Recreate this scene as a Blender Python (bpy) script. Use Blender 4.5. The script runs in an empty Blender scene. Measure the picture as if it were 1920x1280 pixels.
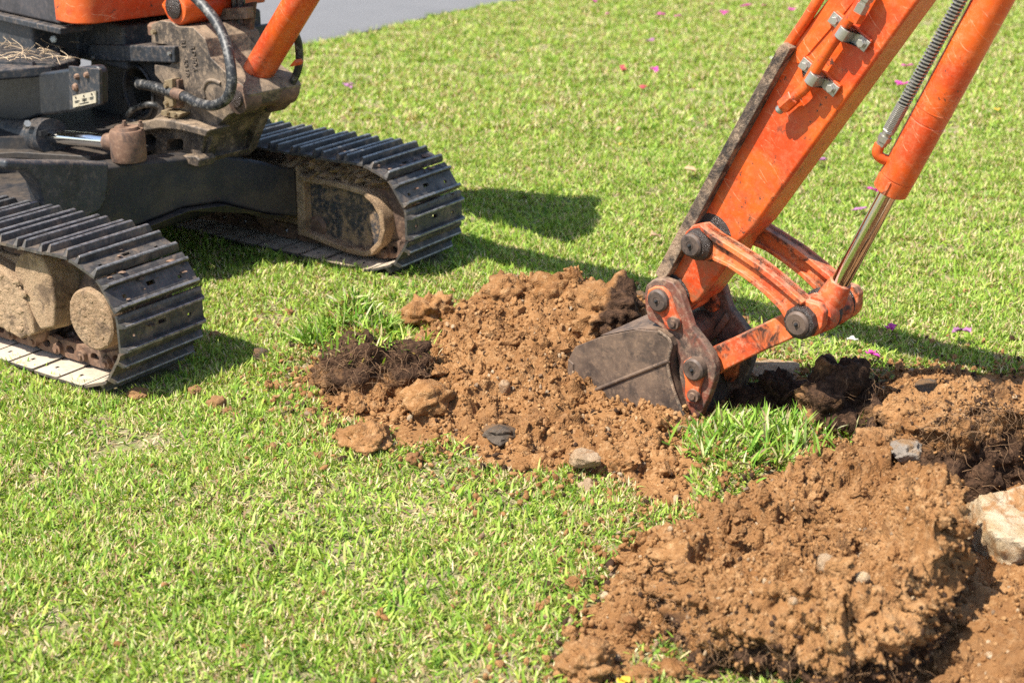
import bpy, bmesh, math, random
import numpy as np
from mathutils import Vector, Matrix

random.seed(7); RNG = np.random.default_rng(7)
SC = bpy.context.scene
COL = SC.collection
R = math.radians

# ------------------------------------------------------------------ camera
FPX = 2819.0; PITCH = R(20.905); CAMH = 1.583
cd = bpy.data.cameras.new('camera'); cam = bpy.data.objects.new('camera', cd); COL.objects.link(cam)
cam.location = (0, 0, CAMH); cam.rotation_euler = (math.pi / 2 - PITCH, 0, 0)
cd.sensor_width = 36; cd.lens = FPX / 1920 * 36; cd.clip_start = 0.05; cd.clip_end = 1000
cd.dof.use_dof = True; cd.dof.focus_distance = 3.85; cd.dof.aperture_fstop = 4.0
SC.camera = cam
# ------------------------------------------------------------------ sky and sun
SUN_EL = R(57); TRAVEL = Vector((0.82, 0.57)).normalized()     # horizontal direction the light travels in
world = bpy.data.worlds.new('World'); SC.world = world; world.use_nodes = True
wn = world.node_tree.nodes; wl = world.node_tree.links
sky = wn.new('ShaderNodeTexSky'); sky.sky_type = 'NISHITA'; sky.sun_disc = False
sky.sun_elevation = SUN_EL; sky.sun_rotation = math.atan2(-TRAVEL.x, -TRAVEL.y)
wn['Background'].inputs['Strength'].default_value = 0.12
wl.new(sky.outputs[0], wn['Background'].inputs[0])
sd = bpy.data.lights.new('sun', 'SUN'); sun = bpy.data.objects.new('sun', sd); COL.objects.link(sun)
sd.energy = 5.0; sd.angle = R(0.53); sd.color = (1.0, 0.95, 0.86)
sun.rotation_euler = Vector((TRAVEL.x * math.cos(SUN_EL), TRAVEL.y * math.cos(SUN_EL), -math.sin(SUN_EL))).to_track_quat('-Z', 'Y').to_euler()
SC.view_settings.view_transform = 'Standard'; SC.view_settings.look = 'None'
SC.view_settings.exposure = 0.97; SC.view_settings.gamma = 1.0; SC.view_settings.use_curve_mapping = False
SC.render.engine = 'CYCLES'
SC.cycles.max_bounces = 8; SC.cycles.use_denoising = False

# ------------------------------------------------------------------ measuring helpers: a point of the photo on a plane of the place
cp_, sp_ = math.cos(PITCH), math.sin(PITCH)
CAM = np.array([0, 0, CAMH])
def ray(px, py):
    u = (px - 960) / FPX; v = (640 - py) / FPX
    return np.array([u, cp_ + v * sp_, -sp_ + v * cp_])
def G(px, py, z=0.0):
    r = ray(px, py); return CAM + r * ((z - CAMH) / r[2])
class Frame:                       # vertical frame: a forward, l to the far side, z up
    def __init__(s, o, yaw):
        s.o = np.array(o, float); s.f = np.array([math.cos(yaw), -math.sin(yaw), 0]); s.l = np.array([math.sin(yaw), math.cos(yaw), 0])
    def P(s, a, l, z): return s.o + s.f * a + s.l * l + np.array([0, 0, z])
    def L(s, px, py, l):           # pixel on the vertical plane at lateral l -> (a, z)
        r = ray(px, py); t = ((s.o - CAM) @ s.l + l) / (r @ s.l); p = CAM + r * t
        return ((p - s.o) @ s.f, p[2])
    def LP(s, px, py, l): a, z = s.L(px, py, l); return s.P(a, l, z)
    def A(s, px, py, a):           # pixel on the vertical plane at forward a -> (l, z)
        r = ray(px, py); t = ((s.o - CAM) @ s.f + a) / (r @ s.f); p = CAM + r * t
        return ((p - s.o) @ s.l, p[2])
ARM = Frame(G(1290, 800), R(40))                     # plane of boom, arm and bucket
TRK = Frame((-1.008, 3.655, 0), R(34.4))             # undercarriage
SWING = ARM.LP(398, 200, .135) * np.array([1, 1, 0])
BOD = Frame(SWING, R(45))                            # upper body

# ------------------------------------------------------------------ noise
def _hash(ix, iy, iz, seed):
    h = (ix.astype(np.int64) * 374761393 + iy.astype(np.int64) * 668265263 + iz.astype(np.int64) * 2147483647 + seed * 974634777) & 0xFFFFFFFF
    h = ((h ^ (h >> 13)) * 1274126177) & 0xFFFFFFFF
    h = ((h ^ (h >> 16)) * 2246822519) & 0xFFFFFFFF
    return ((h ^ (h >> 15)) & 0xFFFFFF) / float(0xFFFFFF)
def vn(P, sc=1.0, seed=0):
    P = np.asarray(P, float) * sc; I = np.floor(P); f = P - I; f = f * f * (3 - 2 * f)
    ix, iy, iz = I[:, 0], I[:, 1], I[:, 2]; r = 0
    for dx in (0, 1):
        for dy in (0, 1):
            for dz in (0, 1):
                w = (f[:, 0] if dx else 1 - f[:, 0]) * (f[:, 1] if dy else 1 - f[:, 1]) * (f[:, 2] if dz else 1 - f[:, 2])
                r = r + w * _hash(ix + dx, iy + dy, iz + dz, seed)
    return r * 2 - 1
def fbm(P, sc, oct=4, gain=.5, seed=0):
    r = 0; a = 1
    for i in range(oct): r = r + a * vn(P, sc * 2.03 ** i, seed + 17 * i); a *= gain
    return r
def worley(P, sc, seed=0):
    P = np.asarray(P, float) * sc; I = np.floor(P); best = np.full(len(P), 9.0); cid = np.zeros(len(P))
    for dx in (-1, 0, 1):
        for dy in (-1, 0, 1):
            for dz in (-1, 0, 1):
                c = I + np.array([dx, dy, dz])
                q = np.stack([c[:, 0] + _hash(c[:, 0], c[:, 1], c[:, 2], seed), c[:, 1] + _hash(c[:, 0], c[:, 1], c[:, 2], seed + 1), c[:, 2] + _hash(c[:, 0], c[:, 1], c[:, 2], seed + 2)], 1)
                d = np.sqrt(((P - q) ** 2).sum(1)); m = d < best
                best = np.where(m, d, best); cid = np.where(m, _hash(c[:, 0], c[:, 1], c[:, 2], seed + 3), cid)
    return best, cid
def p3(x, y, z=0): x = np.asarray(x, float); return np.stack([x.ravel(), np.asarray(y, float).ravel(), np.zeros(x.size) + z], 1)
def sdf(poly, x, y):               # signed distance to a polygon, positive inside
    poly = np.asarray(poly, float)[:, :2]; x = np.asarray(x, float); y = np.asarray(y, float)
    best = np.full(x.shape, 1e9); ins = np.zeros(x.shape, bool); n = len(poly)
    for i in range(n):
        ax, ay = poly[i]; bx, by = poly[(i + 1) % n]; ex, ey = bx - ax, by - ay
        t = np.clip(((x - ax) * ex + (y - ay) * ey) / (ex * ex + ey * ey + 1e-12), 0, 1)
        best = np.minimum(best, (x - ax - t * ex) ** 2 + (y - ay - t * ey) ** 2)
        c = ((ay > y) != (by > y)) & (x < (bx - ax) * (y - ay) / (by - ay + 1e-15) + ax); ins ^= c
    d = np.sqrt(best); return np.where(ins, d, -d)
def sstep(a, b, x): t = np.clip((x - a) / (b - a), 0, 1); return t * t * (3 - 2 * t)

# ------------------------------------------------------------------ materials
MAT = {}
class NT:
    def __init__(s, name):
        m = bpy.data.materials.new(name); m.use_nodes = True; s.m = m; s.n = m.node_tree.nodes; s.l = m.node_tree.links
        s.b = s.n['Principled BSDF']; s.out = s.n['Material Output']; s._co = None
    def co(s):
        if s._co is None: s._co = s.n.new('ShaderNodeNewGeometry').outputs['Position']
        return s._co
    def noise(s, sc, det=4, rough=.6, co=None, dist=0):
        t = s.n.new('ShaderNodeTexNoise'); t.inputs['Scale'].default_value = sc; t.inputs['Detail'].default_value = det
        t.inputs['Roughness'].default_value = rough; t.inputs['Distortion'].default_value = dist
        s.l.new(co or s.co(), t.inputs['Vector']); return t.outputs['Fac']
    def vor(s, sc, feat='F1'):
        t = s.n.new('ShaderNodeTexVoronoi'); t.feature = feat; t.inputs['Scale'].default_value = sc; s.l.new(s.co(), t.inputs['Vector']); return t.outputs['Distance']
    def ramp(s, fac, stops):
        r = s.n.new('ShaderNodeValToRGB'); e = r.color_ramp.elements
        while len(e) < len(stops): e.new(.5)
        for k, (p, c) in enumerate(stops):
            e[k].position = p; e[k].color = (c, c, c, 1) if isinstance(c, (int, float)) else (*c, 1)
        s.l.new(fac, r.inputs[0]); return r.outputs[0]
    def mix(s, fac, a, b, mode='MIX'):
        m = s.n.new('ShaderNodeMix'); m.data_type = 'RGBA'; m.blend_type = mode
        for k, v in ((0, fac), (6, a), (7, b)):
            if isinstance(v, (int, float)): m.inputs[k].default_value = v if k == 0 else (v, v, v, 1)
            elif isinstance(v, tuple): m.inputs[k].default_value = (*v, 1)
            else: s.l.new(v, m.inputs[k])
        return m.outputs[2]
    def math(s, op, a, b=0):
        m = s.n.new('ShaderNodeMath'); m.operation = op
        for k, v in ((0, a), (1, b)):
            if isinstance(v, (int, float)): m.inputs[k].default_value = v
            else: s.l.new(v, m.inputs[k])
        return m.outputs[0]
    def attr(s, name, out='Fac'):
        a = s.n.new('ShaderNodeAttribute'); a.attribute_name = name; return a.outputs[out]
    def upness(s):
        g = s.n.new('ShaderNodeNewGeometry'); x = s.n.new('ShaderNodeSeparateXYZ'); s.l.new(g.outputs['Normal'], x.inputs[0]); return x.outputs[2]
    def set(s, **k):
        for n, v in k.items():
            i = s.b.inputs[n.replace('_', ' ')]
            if isinstance(v, (int, float)): i.default_value = v
            elif isinstance(v, tuple): i.default_value = (*v, 1)
            else: s.l.new(v, i)
    def bump(s, h, strength=.5, dist=.01):
        b = s.n.new('ShaderNodeBump'); b.inputs['Strength'].default_value = strength; b.inputs['Distance'].default_value = dist
        s.l.new(h, b.inputs['Height']); s.l.new(b.outputs[0], s.b.inputs['Normal'])

def paint(name, col, dust=(.36, .24, .14), wear=.5, rough=.38, grime=(.02, .015, .012), grimy=.5, fade=None, rel=(.12, .004, 90)):
    t = NT(name)
    big = t.noise(6, 5, .6); c = t.mix(t.ramp(big, [(.43, 0), (.56, 1)]), col, fade or tuple(min(1, x * 1.25 + .01) for x in col))
    fine = t.noise(55, 6, .75)
    c = t.mix(t.math('MULTIPLY', t.ramp(fine, [(.50, 0), (.62, 1)]), wear * .7), c, dust)
    blot = t.noise(13, 8, .74, dist=.5)
    c = t.mix(t.math('MULTIPLY', t.ramp(blot, [(.50, 0), (.60, 1)]), grimy), c, grime)
    dd = t.math('MULTIPLY', t.ramp(t.upness(), [(.35, 0), (.95, 1)]), t.ramp(t.noise(30, 6, .75), [(.42, 0), (.60, 1)]))
    c = t.mix(t.math('MULTIPLY', dd, wear), c, dust)
    sp = t.ramp(t.vor(150), [(.06, 1), (.12, 0)])
    c = t.mix(t.math('MULTIPLY', sp, t.ramp(t.noise(9, 3), [(.5, 0), (.6, .7)])), c, grime)
    t.set(Base_Color=c, Roughness=t.ramp(fine, [(.3, rough), (.75, min(1, rough + .3))]))
    t.bump(t.noise(rel[2], 7, .75), rel[0], rel[1]); MAT[name] = t.m; return t
def scratches(t, base_in, amt=.6, col=(.85, .45, .25)):
    pass
# weathered orange machine paint: faded patches, fine scratches, scrapes
t = paint('orange_paint', (.50, .045, .004), dust=(.60, .24, .10), wear=.30, rough=.34, grime=(.40, .045, .006), grimy=.28, fade=(.62, .092, .007))
old = t.b.inputs['Base Color'].links[0].from_socket
for rot, scl, mk in ((.6, 9, 5), (1.9, 11, 7), (2.7, 8, 6)):
    mp = t.n.new('ShaderNodeMapping'); mp.inputs['Rotation'].default_value = (rot, rot * .7, rot * 1.3); t.l.new(t.co(), mp.inputs['Vector'])
    sc_ = t.n.new('ShaderNodeTexWave'); sc_.wave_type = 'BANDS'; sc_.inputs['Scale'].default_value = scl; sc_.inputs['Distortion'].default_value = 4; sc_.inputs['Detail'].default_value = 4; sc_.inputs['Detail Scale'].default_value = .6
    t.l.new(mp.outputs[0], sc_.inputs['Vector'])
    lines = t.math('MULTIPLY', t.ramp(sc_.outputs['Fac'], [(.994, 0), (1.0, 1)]), t.ramp(t.noise(mk * 1.6, 5, .75, co=mp.outputs[0]), [(.54, 0), (.62, .6)]))
    old = t.mix(lines, old, (.80, .42, .24))
# chalky rubbed patches
old = t.mix(t.math('MULTIPLY', t.ramp(t.noise(5, 3), [(.54, 0), (.64, 1)]), t.ramp(t.noise(90, 8, .85), [(.50, 0), (.66, .5)])), old, (.78, .36, .20))
t.set(Base_Color=old)
sx_ = t.n.new('ShaderNodeSeparateXYZ'); t.l.new(t.co(), sx_.inputs[0]); mr_ = t.n.new('ShaderNodeMapRange'); mr_.inputs[1].default_value = .95; mr_.inputs[2].default_value = .30; t.l.new(sx_.outputs[2], mr_.inputs[0])
dirt = t.math('MULTIPLY', t.math('MULTIPLY', mr_.outputs[0], .75), t.ramp(t.noise(22, 8, .8, dist=.4), [(.44, 0), (.60, 1)]))
t.set(Base_Color=t.mix(dirt, t.b.inputs['Base Color'].links[0].from_socket, (.20, .095, .045)))
chip = t.math('MULTIPLY', t.ramp(t.noise(34, 8, .82), [(.585, 0), (.60, 1)]), t.ramp(t.noise(4, 3), [(.47, 0), (.56, 1)]))
t.set(Base_Color=t.mix(chip, t.b.inputs['Base Color'].links[0].from_socket, (.055, .030, .020)))
t.b.inputs['Coat Weight'].default_value = .15; t.b.inputs['Coat Roughness'].default_value = .25
paint('worn_orange', (.46, .062, .015), dust=(.50, .26, .15), wear=.75, rough=.5, grime=(.022, .014, .010), grimy=.95, fade=(.62, .14, .035))
paint('dusty_black', (.018, .021, .026), dust=(.20, .15, .11), wear=.55, rough=.42, grime=(.006, .006, .007), grimy=.5, fade=(.028, .032, .038))
paint('frame_black', (.013, .015, .019), dust=(.12, .085, .058), wear=.32, rough=.5, grime=(.008, .007, .007), grimy=.35, fade=(.045, .036, .028))
paint('cover_black', (.012, .014, .017), dust=(.10, .085, .07), wear=.22, rough=.30, grime=(.007, .008, .009), grimy=.35, fade=(.017, .020, .024))
paint('panel_grey', (.032, .030, .034), dust=(.16, .12, .10), wear=.35, rough=.45, grime=(.012, .010, .010), grimy=.4, fade=(.05, .046, .05))
paint('casting', (.060, .046, .035), dust=(.30, .215, .14), wear=.85, rough=.5, grime=(.018, .015, .013), grimy=.8, fade=(.17, .125, .085), rel=(.4, .006, 70))
paint('rusty_iron', (.075, .045, .032), dust=(.30, .19, .12), wear=.7, rough=.62, grime=(.02, .014, .012), grimy=.6, fade=(.16, .085, .05))
paint('pin_iron', (.055, .038, .030), dust=(.20, .13, .09), wear=.5, rough=.5, grime=(.012, .009, .008), grimy=.6, fade=(.10, .065, .045))
paint('bucket_steel', (.058, .038, .027), dust=(.22, .14, .085), wear=.75, rough=.55, grime=(.018, .015, .014), grimy=.6, fade=(.125, .082, .055), rel=(.35, .004, 60))
paint('caked_mud', (.30, .19, .105), dust=(.44, .31, .19), wear=.8, rough=.9, grime=(.085, .052, .032), grimy=.75, fade=(.40, .265, .155), rel=(1.0, .012, 60))
paint('shoe_inside', (.32, .25, .18), dust=(.46, .37, .27), wear=.7, rough=.8, grime=(.14, .09, .06), grimy=.35, fade=(.5, .42, .33))
paint('mud_edge', (.12, .085, .06), dust=(.42, .30, .20), wear=1.0, rough=.8, grime=(.02, .017, .016), grimy=.9, fade=(.33, .22, .14), rel=(1.0, .012, 70))
paint('yoke_paint', (.030, .030, .034), dust=(.34, .215, .12), wear=1.0, rough=.6, grime=(.30, .19, .105), grimy=.9, fade=(.05, .042, .036), rel=(.6, .006, 60))
paint('ear_paint', (.17, .048, .026), dust=(.30, .20, .13), wear=.9, rough=.55, grime=(.050, .034, .026), grimy=1.0, fade=(.10, .065, .048), rel=(.4, .005, 60))
t = NT('track_steel')
n1 = t.noise(40, 6, .7); c = t.mix(t.ramp(n1, [(.4, 0), (.7, 1)]), (.040, .037, .035), (.105, .092, .080))
c = t.mix(t.math('MULTIPLY', t.ramp(t.noise(16, 6, .75, dist=.4), [(.50, 0), (.62, 1)]), .75), c, (.19, .14, .10))
t.set(Base_Color=c, Metallic=.2, Roughness=t.ramp(t.noise(70, 4), [(.35, .42), (.7, .72)])); t.bump(t.noise(120, 4, .7), .15, .003); MAT['track_steel'] = t.m
t = NT('worn_edge'); t.set(Base_Color=t.mix(t.ramp(t.noise(60, 5, .7), [(.4, 0), (.65, 1)]), (.30, .285, .27), (.10, .095, .09)), Metallic=.55, Roughness=.42); MAT['worn_edge'] = t.m
t = NT('chrome'); t.set(Base_Color=t.mix(t.ramp(t.noise(40, 5, .7), [(.62, 0), (.72, .5)]), (.78, .77, .75), (.25, .2, .15)), Metallic=1.0, Roughness=t.ramp(t.noise(60, 4), [(.5, .07), (.75, .25)])); MAT['chrome'] = t.m
t = NT('zinc'); t.set(Base_Color=t.mix(t.noise(60, 5, .7), (.50, .49, .45), (.28, .26, .22)), Metallic=.75, Roughness=.42); MAT['zinc'] = t.m
t = NT('brass_zinc'); t.set(Base_Color=t.mix(t.noise(70, 5, .7), (.42, .33, .20), (.20, .14, .08)), Metallic=.5, Roughness=.5); MAT['brass_zinc'] = t.m
t = NT('rubber'); c = t.mix(t.ramp(t.noise(45, 6, .75), [(.5, 0), (.72, 1)]), (.016, .017, .018), (.26, .24, .21)); t.set(Base_Color=c, Roughness=.5); t.bump(t.noise(140, 4), .2, .002); MAT['rubber'] = t.m
t = NT('grease'); t.set(Base_Color=t.mix(t.noise(60, 5, .7), (.012, .010, .009), (.06, .04, .03)), Roughness=t.ramp(t.noise(80, 4), [(.4, .18), (.65, .6)])); t.bump(t.noise(110, 6, .75), .9, .006); MAT['grease'] = t.m
t = NT('cream_plate'); t.set(Base_Color=t.mix(t.ramp(t.noise(50, 5), [(.5, 0), (.7, 1)]), (.42, .37, .27), (.22, .17, .11)), Roughness=.5); MAT['cream_plate'] = t.m
t = NT('black_mark'); t.set(Base_Color=(.012, .012, .012), Roughness=.6); MAT['black_mark'] = t.m
# soil: subsoil orange, 'dark' attribute = topsoil, crumbs of its own tint
t = NT('soil')
n1 = t.noise(9, 6, .65); c = t.mix(t.ramp(n1, [(.38, 0), (.62, 1)]), (.225, .105, .038), (.375, .198, .082))
c = t.mix(t.math('MULTIPLY', t.ramp(t.noise(45, 5, .7), [(.50, 0), (.66, 1)]), .6), c, (.48, .30, .15))
c = t.mix(t.math('MULTIPLY', t.ramp(t.noise(26, 5, .7), [(.53, 0), (.64, 1)]), .6), c, (.17, .08, .034))
c = t.mix(t.math('MULTIPLY', t.ramp(t.noise(4.5, 5, .65), [(.47, 0), (.60, 1)]), .55), c, (.15, .068, .026))
c = t.mix(t.ramp(t.vor(70), [(.05, .7), (.10, 0)]), c, (.55, .40, .25))
dk = t.math('ADD', t.attr('dark'), t.math('MULTIPLY', t.math('SUBTRACT', t.noise(24, 6, .7), .5), .9))
dkc = t.mix(t.ramp(t.noise(70, 5, .7), [(.4, 0), (.7, 1)]), (.032, .018, .011), (.115, .062, .035))
c = t.mix(t.ramp(dk, [(.35, 0), (.62, 1)]), c, dkc)
t.set(Base_Color=c, Roughness=.95, Specular_IOR_Level=.12)
t.bump(t.math('ADD', t.noise(140, 7, .75), t.math('MULTIPLY', t.vor(190), .6)), .85, .006); MAT['soil'] = t.m
t = NT('crumb')
oi = t.n.new('ShaderNodeObjectInfo')
c = t.ramp(oi.outputs['Random'], [(0, (.20, .092, .034)), (.35, (.28, .140, .054)), (.7, (.35, .185, .076)), (.94, (.41, .235, .105)), (.97, (.42, .33, .22)), (1, (.16, .11, .075))])
c = t.mix(t.ramp(t.noise(110, 5, .7), [(.4, 0), (.65, .5)]), c, (.38, .20, .084))
at = t.n.new('ShaderNodeAttribute'); at.attribute_type = 'INSTANCER'; at.attribute_name = 'dk'
c = t.mix(at.outputs['Fac'], c, (.055, .031, .019)); t.set(Base_Color=c, Roughness=.95, Specular_IOR_Level=.1); t.bump(t.noise(220, 5, .75), .9, .005); MAT['crumb'] = t.m
def stone(name, c1, c2, c3):
    t = NT(name); c = t.mix(t.ramp(t.noise(18, 6, .7), [(.35, 0), (.65, 1)]), c1, c2)
    c = t.mix(t.ramp(t.noise(11, 7, .75, dist=.5), [(.47, 0), (.58, 1)]), c, c3)
    t.set(Base_Color=c, Roughness=.95, Specular_IOR_Level=.15); t.bump(t.noise(75, 8, .78), 1.0, .011); MAT[name] = t.m
stone('pale_rock', (.50, .35, .19), (.66, .54, .38), (.40, .21, .09))
stone('sandy_rock', (.29, .155, .066), (.38, .215, .10), (.23, .105, .042))
stone('grey_rock', (.055, .044, .035), (.15, .115, .085), (.20, .115, .058))
stone('buff_grey', (.22, .19, .16), (.34, .28, .22), (.30, .18, .09))
stone('buff_rock', (.36, .24, .135), (.46, .33, .21), (.30, .16, .075))
# blades carry their own colour
t = NT('grass_blade'); cc = t.attr('col', 'Color'); oi = t.n.new('ShaderNodeObjectInfo'); cc = t.mix(t.ramp(oi.outputs['Random'], [(0, .0), (1, .55)]), cc, (1.35, 1.25, 1.2), 'MULTIPLY'); t.set(Base_Color=cc, Roughness=.6, Specular_IOR_Level=.18)
tr = t.n.new('ShaderNodeBsdfTranslucent'); t.l.new(t.mix(1.0, cc, (1.0, 1.0, .45), 'MULTIPLY'), tr.inputs[0])
ms = t.n.new('ShaderNodeMixShader'); ms.inputs[0].default_value = .36; t.l.new(t.b.outputs[0], ms.inputs[1]); t.l.new(tr.outputs[0], ms.inputs[2]); t.l.new(ms.outputs[0], t.out.inputs[0]); MAT['grass_blade'] = t.m
t = NT('turf')
thatch = t.mix(t.ramp(t.noise(60, 6, .75), [(.35, 0), (.68, 1)]), (.17, .125, .07), (.46, .38, .23))
green = t.mix(t.ramp(t.noise(120, 5, .7), [(.35, 0), (.65, 1)]), (.075, .135, .012), (.19, .26, .05))
c = t.mix(t.ramp(t.noise(25, 5, .7), [(.36, 0), (.55, 1)]), thatch, green) if False else t.mix(t.ramp(t.noise(25, 5, .7), [(.46, 0), (.62, .8)]), thatch, green)
so = t.mix(t.ramp(t.noise(12, 6, .65), [(.3, 0), (.7, 1)]), (.22, .103, .037), (.365, .192, .080))
so = t.mix(t.math('MULTIPLY', t.ramp(t.noise(50, 5, .7), [(.52, 0), (.72, 1)]), .7), so, (.52, .31, .15))
dkc = t.mix(t.noise(60, 5, .7), (.03, .018, .011), (.10, .055, .03))
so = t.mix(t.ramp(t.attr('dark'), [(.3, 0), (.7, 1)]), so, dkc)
c = t.mix(t.ramp(t.attr('soil'), [(.35, 0), (.6, 1)]), c, so)
t.set(Base_Color=c, Roughness=.95, Specular_IOR_Level=.1); t.bump(t.noise(130, 7, .75), .9, .008); MAT['turf'] = t.m
t = NT('asphalt'); c = t.mix(t.noise(3, 4), (.105, .103, .104), (.14, .137, .137)); c = t.mix(t.ramp(t.noise(260, 3), [(.4, 0), (.7, .6)]), c, (.26, .255, .255)); t.set(Base_Color=c, Roughness=.85); t.bump(t.noise(220, 3), .6, .004); MAT['asphalt'] = t.m
def plain(name, c1, c2, sc=80, rough=.6, trans=0):
    t = NT(name); t.set(Base_Color=t.mix(t.noise(sc, 4), c1, c2), Roughness=rough)
    if trans:
        tr = t.n.new('ShaderNodeBsdfTranslucent'); tr.inputs[0].default_value = (*c2, 1); ms = t.n.new('ShaderNodeMixShader'); ms.inputs[0].default_value = trans
        t.l.new(t.b.outputs[0], ms.inputs[1]); t.l.new(tr.outputs[0], ms.inputs[2]); t.l.new(ms.outputs[0], t.out.inputs[0])
    MAT[name] = t.m
plain('magenta_petal', (.62, .05, .36), (.80, .16, .55), trans=.4); plain('mauve_petal', (.38, .14, .30), (.5, .25, .42), trans=.3)
plain('red_petal', (.45, .06, .08), (.55, .12, .12), trans=.3); plain('tan_leaf', (.45, .27, .13), (.60, .42, .25), trans=.2)
plain('pale_leaf', (.62, .58, .46), (.72, .70, .62), trans=.2); plain('yellow_leaf', (.65, .42, .03), (.75, .55, .08), trans=.3)
plain('root', (.30, .17, .08), (.13, .07, .035), 50, .8); plain('straw', (.52, .36, .22), (.62, .48, .31), 50, .7)
plain('shade_black', (.010, .009, .009), (.022, .018, .016), 30, .8)  # near-black colour for the painted shade behind the nose opening

# ------------------------------------------------------------------ mesh helpers
def tag(o, label=None, cat=None, group=None, kind=None):
    for k, v in (('label', label), ('category', cat), ('group', group), ('kind', kind)):
        if v: o[k] = v
    return o
def link(o, parent=None):
    COL.objects.link(o)
    if parent is not None: o.parent = parent
    return o
def np_mesh(name, V, quads=None, tris=None, smooth=True):
    me = bpy.data.meshes.new(name); V = np.asarray(V, np.float32)
    fs = []; 
    nq = 0 if quads is None else len(quads); nt = 0 if tris is None else len(tris)
    me.vertices.add(len(V)); me.vertices.foreach_set('co', V.ravel())
    loops = np.concatenate([x for x in ((np.asarray(quads, np.int32).ravel() if nq else None), (np.asarray(tris, np.int32).ravel() if nt else None)) if x is not None])
    me.loops.add(len(loops)); me.loops.foreach_set('vertex_index', loops)
    st = np.concatenate([np.arange(nq) * 4, nq * 4 + np.arange(nt) * 3]).astype(np.int32)
    me.polygons.add(nq + nt); me.polygons.foreach_set('loop_start', st)
    me.polygons.foreach_set('use_smooth', np.full(nq + nt, smooth)); me.update(calc_edges=True); me.validate(); return me
def fattr(me, name, arr):
    a = me.attributes.new(name, 'FLOAT', 'POINT'); a.data.foreach_set('value', np.asarray(arr, np.float32))
def cattr(me, name, arr):
    a = me.attributes.new(name, 'FLOAT_COLOR', 'POINT'); a.data.foreach_set('color', np.asarray(arr, np.float32).ravel())
def grid_quads(nu, nv):
    i = np.arange(nu * nv).reshape(nu, nv); return np.stack([i[:-1, :-1], i[1:, :-1], i[1:, 1:], i[:-1, 1:]], -1).reshape(-1, 4)
def vnormals(V, quads):
    a = V[quads[:, 0]]; n = np.cross(V[quads[:, 2]] - a, V[quads[:, 3]] - V[quads[:, 1]]); N = np.zeros_like(V)
    for k in range(4): np.add.at(N, quads[:, k], n)
    return N / (np.linalg.norm(N, axis=1, keepdims=True) + 1e-12)
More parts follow.
